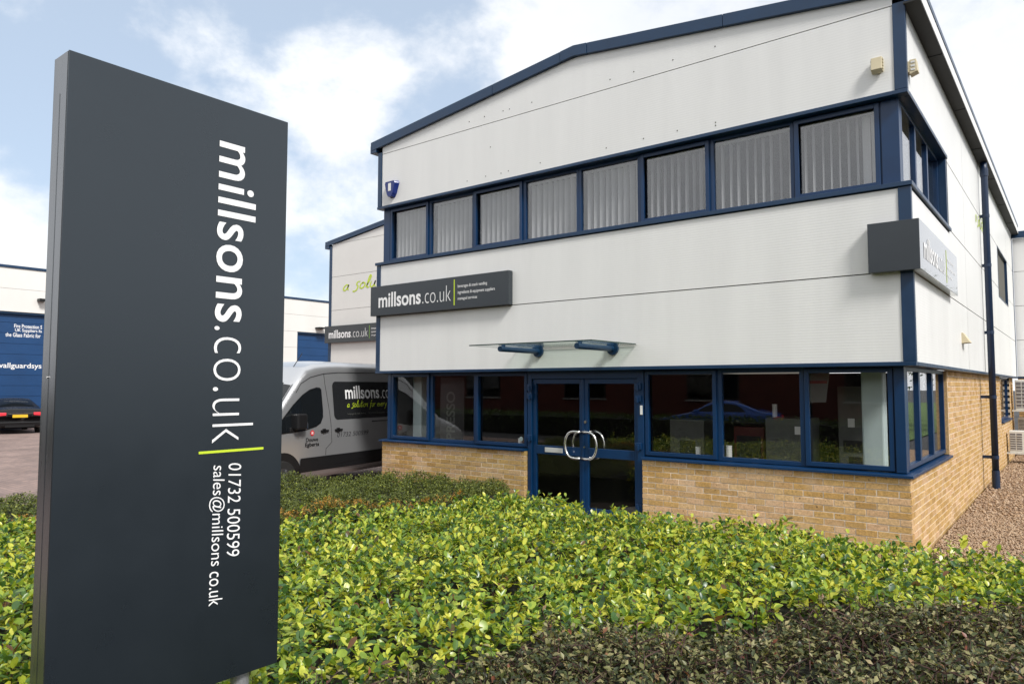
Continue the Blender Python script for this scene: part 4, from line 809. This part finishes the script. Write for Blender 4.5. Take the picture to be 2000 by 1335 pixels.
# ------------------------------------------------------------------ what the glass mirrors: the other side of the road
ob = thing('brick_factory', (-12, -34, 0), 'red brick factory across the road, mirrored in the ground floor glass', 'building')
MB().box(-60, 30, -44, -34, 0, 7.0).build('wall', 'red_brick', ob); MB().box(-60.2, 30.2, -44.2, -33.8, 7.0, 7.25).build('parapet', 'concrete', ob)
for i in range(9):
    x = -56+i*9.4; w = MB().box(x, x+3.4, -34.0, -33.93, 1.1, 3.0).build('window', 'machine_dark', ob); MB().box(x+.1, x+3.3, -33.93, -33.925, 1.2, 2.9).build('pane', 'glass_dark', w); MB().box(x-.1, x+3.5, -33.98, -33.85, 1.0, 1.1).build('window_sill', 'concrete', ob)
RH = [(-34, -15.6), (16, -15.6), (16, -14.6), (-34, -14.6)]
def tree(x, y, h, seed, label):
    r_ = np.random.default_rng(seed); t = thing('roadside_tree', (x, y, 0), label, 'tree', 'trees on the grass verge')
    tr = MB().tube([(x, y, 0), (x+.05, y, h*.25), (x-.06, y+.05, h*.5), (x, y, h*.85)], .16, 9, True, .04)
    for i in range(7):
        a = i*2.4; z = h*(.28+.07*i); L = h*.3*(1-.08*i); tr.tube([(x, y, z), (x+L*.5*math.cos(a), y+L*.5*math.sin(a), z+L*.35), (x+L*math.cos(a), y+L*math.sin(a), z+L*.75)], .055, 6, True, .015)
    tr.build('trunk', 'bark', t, smooth=True)
    n = 5200; cl_ = r_.normal(size=(26, 3)); cl_ /= np.linalg.norm(cl_, axis=1)[:, None]; cl_ = cl_*r_.uniform(.45, 1, (26, 1))*np.array([h*.30, h*.30, h*.33])+np.array([x, y, h*.62])
    c = cl_[r_.integers(0, 26, n)]+r_.normal(size=(n, 3))*h*.075; u = r_.normal(size=(n, 3)); u /= np.linalg.norm(u, axis=1)[:, None]; v = np.cross(u, r_.normal(size=(n, 3))); v /= np.linalg.norm(v, axis=1)[:, None]; s = r_.uniform(.06, .13, (n, 1))
    V = np.stack([c-u*s, c-v*s*.5, c+u*s, c+v*s*.5], 1).reshape(-1, 3); T = (np.array([(0, 1, 2), (0, 2, 3)])[None]+(np.arange(n)*4)[:, None, None]).reshape(-1, 3)
    tag(fast_mesh('crown', V, T, 'tree_leaf', t), kind='stuff')
for x, y, h, s, lb in ((5.5, 27, 7, 1, 'nearest green tree on the verge beyond the rear wing'), (7.5, 37, 8.5, 2, 'taller green tree behind the nearest verge tree'), (11, 30, 7.5, 3, 'green tree farthest right on the verge'), (4.6, 46, 8, 4, 'green tree at the far end of the verge')): tree(x, y, h, s, lb)

# ------------------------------------------------------------------ planting
ROWS = [(.0, 0.), (.22, .74), (.52, 1.), (.83, .76), (1., 0.)]
def leaf_geo(pos, dr, nr, L, Wd, curl, fold, simple=False):
    """leaves with a midrib fold and a curled tip; returns verts, tris"""
    n = len(pos); dr = dr/np.linalg.norm(dr, axis=1)[:, None]; sd_ = np.cross(dr, nr); sd_ /= np.linalg.norm(sd_, axis=1)[:, None]+1e-9; nr = np.cross(sd_, dr)
    L, Wd, curl, fold = [np.asarray(a).reshape(-1, 1)*np.ones((n, 1)) for a in (L, Wd, curl, fold)]
    def pt(t, w, s): return pos+dr*L*t+sd_*Wd*.5*w*s+nr*(fold*Wd*.5*w*abs(s)-curl*L*t*t)
    if simple:
        V = np.stack([pt(0, 0, 0), pt(.5, 1, -1), pt(.5, 0, 0), pt(.5, 1, 1), pt(1, 0, 0)], 1); T = np.array([(0, 1, 2), (0, 2, 3), (1, 4, 2), (2, 4, 3)])
    else:
        P = [pt(0, 0, 0)]
        for t, w in ROWS[1:4]: P += [pt(t, w, -1), pt(t, w, 0), pt(t, w, 1)]
        P.append(pt(1, 0, 0)); V = np.stack(P, 1); T = [(0, 1, 2), (0, 2, 3)]
        for r in (1, 4): T += [(r, r+3, r+4), (r, r+4, r+1), (r+1, r+4, r+5), (r+1, r+5, r+2)]
        T += [(7, 10, 8), (8, 10, 9)]; T = np.array(T)
    k = V.shape[1]; return V.reshape(-1, 3), (T[None]+(np.arange(n)*k)[:, None, None]).reshape(-1, 3), k, T
def bumps(x, y): return .032*np.sin(x*2.3+y*1.1)+.028*np.sin(x*4.9-y*3.7+1)+.018*np.sin(x*9.1+y*7.7+2)
def shoots(P, ztop, nl, L, Wr, hmin, hmax, el0, el1, tall=.0):
    n = len(P); h = rng.uniform(hmin, hmax, n); zt = ztop(P[:, 0], P[:, 1])+rng.normal(0, .027, n)+np.where(rng.random(n) < tall, rng.uniform(.03, .10, n), 0)
    ax = np.stack([rng.normal(0, .22, n), rng.normal(0, .22, n), np.ones(n)], 1); ax /= np.linalg.norm(ax, axis=1)[:, None]
    pos, dr, nr, Ls = [], [], [], []
    a0 = rng.uniform(0, 6.28, n)
    for k in range(nl):
        f = k/(nl-1); az = a0+k*2.4+rng.normal(0, .25, n); el = rad(el0)+(rad(el1)-rad(el0))*f+rng.normal(0, .40, n)
        d = np.stack([np.cos(az)*np.cos(el), np.sin(az)*np.cos(el), np.sin(el)], 1)+ax*.15
        nn = np.stack([-np.cos(az)*np.sin(el), -np.sin(az)*np.sin(el), np.cos(el)], 1)+rng.normal(0, .38, (n, 3))
        p = np.stack([P[:, 0], P[:, 1], zt-h*(1-f)-L*.4], 1)+ax*(h*f)[:, None]*.3
        pos.append(p); dr.append(d); nr.append(nn); Ls.append(L*rng.uniform(.45, 1.35, n)*(1-.3*f))
    return np.concatenate(pos), np.concatenate(dr), np.concatenate(nr), np.concatenate(Ls)
def core(name, poly, z, par, m='under', inset=.0):  # opaque dark block, its colour stands in for shade inside the hedge
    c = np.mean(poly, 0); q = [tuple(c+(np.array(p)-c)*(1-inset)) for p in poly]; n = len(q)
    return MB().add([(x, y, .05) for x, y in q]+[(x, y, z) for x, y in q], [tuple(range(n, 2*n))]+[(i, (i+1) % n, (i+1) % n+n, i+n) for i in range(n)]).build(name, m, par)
# laurel
lh = thing('laurel_hedge', (-2.5, -4.5, .05), 'low clipped laurel hedge with glossy yellow-green leaves filling the bed', 'hedge')
lz = lambda x, y: .555+bumps(x, y)+.035*np.clip((-y-4)/3, 0, 1)
LP = LAUREL[::-1]
core('shade_core', LP, .32, lh, inset=.02)
p1 = sample_poly(LAUREL, 180); p2 = sample_poly(LAUREL, 75)
keep = lambda P, lo: P
A = shoots(p1, lz, 7, .068, .45, .03, .11, 0, 45, .06); B = shoots(p2, lambda x, y: lz(x, y)-.075, 5, .075, .45, .02, .06, -5, 40)
pos, dr, nr, Ls = [np.concatenate([a, b]) for a, b in zip(A, B)]
Wd = Ls*rng.uniform(.46, .66, len(Ls)); curl = rng.uniform(-.05, .34, len(Ls)); fold = rng.uniform(.05, .5, len(Ls))
big = rng.random(len(Ls)) < .05; Ls = np.where(big, Ls*1.3, Ls); Wd = np.where(big, Wd*1.35, Wd)
u, v, d = project(pos); vis = (d > .3) & (u > -30) & (u < 2030) & (v < 1360) & (pos[:, 2] > lz(pos[:, 0], pos[:, 1])-.05)
idx = np.where(vis)[0]; idx = idx[np.argsort(-(Ls[idx]/d[idx]))][:300]; sel = np.zeros(len(Ls), bool); sel[idx] = True
V, T, k, T1 = leaf_geo(pos[~sel], dr[~sel], nr[~sel], Ls[~sel], Wd[~sel], curl[~sel], fold[~sel])
tag(fast_mesh('foliage', V, T, 'laurel', lh, True), kind='stuff')
protos = []
for cu_, fo in ((.02, .2), (.12, .3), (.22, .15), (.08, .45)):
    V, T, k, _ = leaf_geo(np.zeros((1, 3)), np.array([[1., 0, 0]]), np.array([[0, 0, 1.]]), 1., .48, cu_, fo); me = bpy.data.meshes.new('leaf'); me.from_pydata(V.tolist(), [], T.tolist()); me.materials.append(MATS['laurel']); me.polygons.foreach_set('use_smooth', [True]*len(me.polygons)); protos.append(me)
for j, i in enumerate(idx):
    x = Vector(dr[i]).normalized(); y = Vector(nr[i]).cross(x).normalized(); z = x.cross(y)
    o = bpy.data.objects.new('leaf', protos[j % 4]); COL.objects.link(o); o.parent = lh
    R3 = Matrix((x, y, z)).transposed().to_4x4(); o.matrix_local = Matrix.Translation(Vector(pos[i]-ROOT[lh])) @ R3 @ Matrix.Diagonal((Ls[i], Wd[i]/.48, Ls[i], 1))
st = MB()
for q in sample_poly(LAUREL, 45):
    z = float(lz(q[0], q[1])); st.tube([(q[0], q[1], .3), (q[0]+random.uniform(-.04, .04), q[1]+random.uniform(-.04, .04), z-.01)], .004, 4, False, .002)
tag(st.build('stems', 'twig', lh), kind='stuff')
# dark small-leaved hedge in the foreground
fh = thing('foreground_hedge', (.2, -5, .05), 'dark twiggy small-leaved hedge along the bottom right foreground', 'hedge')
fz = lambda x, y: .555+1.5*bumps(x*1.5, y*1.5)
core('shade_core', FGH[::-1], .34, fh, inset=.05)
def tiny(poly, zf, sprays, per, L, el, spread, m, par, name='foliage', below=.14, simple=True):
    P = sample_poly(poly, sprays); n = len(P); az = rng.uniform(0, 6.28, n); e = rng.normal(rad(el), .45, n); ln = rng.uniform(.5, 1.2, n)*spread
    D = np.stack([np.cos(az)*np.cos(e), np.sin(az)*np.cos(e), np.sin(e)], 1); st_ = np.stack([P[:, 0], P[:, 1], zf(P[:, 0], P[:, 1])-rng.uniform(0.01, below, n)], 1)-D*(ln*.5)[:, None]
    pos, dr, nr = [], [], []
    for k in range(per):
        f = (k+.5)/per; p = st_+D*(ln*f)[:, None]; a2 = rng.uniform(0, 6.28, n); o = np.stack([np.cos(a2), np.sin(a2), rng.uniform(-.3, .9, n)], 1); d_ = D*.6+o; pos.append(p); dr.append(d_); nr.append(np.stack([rng.normal(0, .45, n), rng.normal(0, .45, n), np.ones(n)], 1))
    pos, dr, nr = map(np.concatenate, (pos, dr, nr)); Lx = L*rng.uniform(.6, 1.3, len(pos)); V, T, _, _ = leaf_geo(pos, dr, nr, Lx, Lx*.52, rng.uniform(.05, .5, len(pos)), rng.uniform(.1, .6, len(pos)), simple)
    tag(fast_mesh(name, V, T, m, par, True), kind='stuff'); return st_, D, ln
s0, D0, l0 = tiny(FGH, fz, 640, 8, .037, 40, .17, 'small_leaf', fh, below=.16)
tw = MB()
for i in range(0, len(s0), 2):
    a = s0[i]; b = a+D0[i]*l0[i]*1.02; tw.tube([tuple(a-D0[i]*.08), tuple((a+b)/2+rng.normal(0, .006, 3)), tuple(b)], .0042, 3, False, .0016)
for q in sample_poly(FGH, 22):
    z = float(fz(*q)); a = random.uniform(0, 6.28); L = random.uniform(.15, .38); tw.tube([(q[0], q[1], z-.12), (q[0]+L*.5*math.cos(a), q[1]+L*.5*math.sin(a), z-.01), (q[0]+L*math.cos(a), q[1]+L*math.sin(a), z+random.uniform(.0, .05))], .0035, 5, False, .0012)
tag(tw.build('twigs', 'twig', fh), kind='stuff')
# clipped hedge by the yard
bh = thing('clipped_hedge', (-6.8, -3, .05), 'dull green clipped hedge between the laurel and the van', 'hedge')
bz = lambda x, y: .575+1.2*bumps(x*1.4, y*1.4)
core('shade_core', BACKH[::-1], .46, bh, inset=.03)
tiny(BACKH, bz, 620, 9, .030, 45, .11, 'back_leaf', bh, below=.12)
OCH = [(-7.6, -5.9), (-5.35, -4.2), (-5.45, -3.4), (-5.2, -2.7), (-4.9, -2.0), (-4.75, -1.9), (-5.05, -2.8), (-5.25, -3.4), (-5.15, -4.3), (-7.4, -6.05)]
tiny(OCH, lambda x, y: bz(x, y)+.03, 420, 7, .026, 75, .09, 'ochre_leaf', bh, 'new_shoots', .04)
# roadside hedge behind the viewer, mirrored in the glass
rh = thing('roadside_hedge', (-9, -15.1, .0), 'dark green hedge along the far kerb, mirrored in the glass', 'hedge')
MB().box(-34, 16, -15.55, -14.65, .0, .72).build('shade_core', 'under', rh)  # dark block painted as the shade behind the leaves
n = 26000; q = rng.uniform((-34, -15.7, .1), (16, -14.5, .9), (n, 3)); q = q[(q[:, 2] > .68) | (np.abs(q[:, 1]+15.1) > .42)]; n = len(q)
V, T, _, _ = leaf_geo(q, rng.normal(size=(n, 3)), rng.normal(size=(n, 3)), rng.uniform(.08, .16, n), rng.uniform(.05, .09, n), np.zeros(n)+.1, np.zeros(n)+.2, True)
tag(fast_mesh('foliage', V, T, 'tree_leaf', rh, True), kind='stuff')
# leafy flanks of the three beds
def flank(pts, zf, par, m, L, dens, simple):
    P, O = [], []
    for (x0, y0), (x1, y1) in zip(pts[:-1], pts[1:]):
        ln = math.hypot(x1-x0, y1-y0); k = int(ln*.5*dens); t = rng.random(k); nx, ny = (y1-y0)/ln, -(x1-x0)/ln; off = rng.uniform(-.05, .05, k)
        x = x0+(x1-x0)*t+nx*off; y = y0+(y1-y0)*t+ny*off; P.append(np.stack([x, y, .06+rng.random(k)*(zf(x, y)-.09)], 1)); O.append(np.tile((nx, ny, .35), (k, 1)))
    P = np.concatenate(P); O = np.concatenate(O)+rng.normal(0, .6, P.shape); k = len(P); Lx = L*rng.uniform(.6, 1.3, k); V, T, _, _ = leaf_geo(P, O, np.stack([rng.normal(0, .5, k), rng.normal(0, .5, k), np.ones(k)], 1), Lx, Lx*.54, rng.uniform(0, .35, k), rng.uniform(.1, .5, k), simple)
    tag(fast_mesh('flank_foliage', V, T, m, par, True), kind='stuff')
flank([(-1.5, -7.2), (-.9, -7.3), (.1, -6.5), (.9, -5.4), (1.5, -4.3), (2.1, -3.0), (1.95, -1.5)], fz, fh, 'small_leaf', .036, 5200, True)
flank([(-8.6, -7.3), (-4.5, -8.5), (-1.9, -8.3), (-1.5, -7.2)], lz, lh, 'laurel', .07, 1500, False); flank([(1.95, -1.42), (-4.6, -1.55)], lz, lh, 'laurel', .07, 900, False)
flank([(-4.6, -1.3), (-5.2, -.62), (-6.5, -.40), (-7.5, -1.3), (-8.35, -2.2), (-8.65, -4), (-9.1, -5.65), (-9.9, -6.6), (-8.6, -7.3)], bz, bh, 'back_leaf', .032, 2600, True)
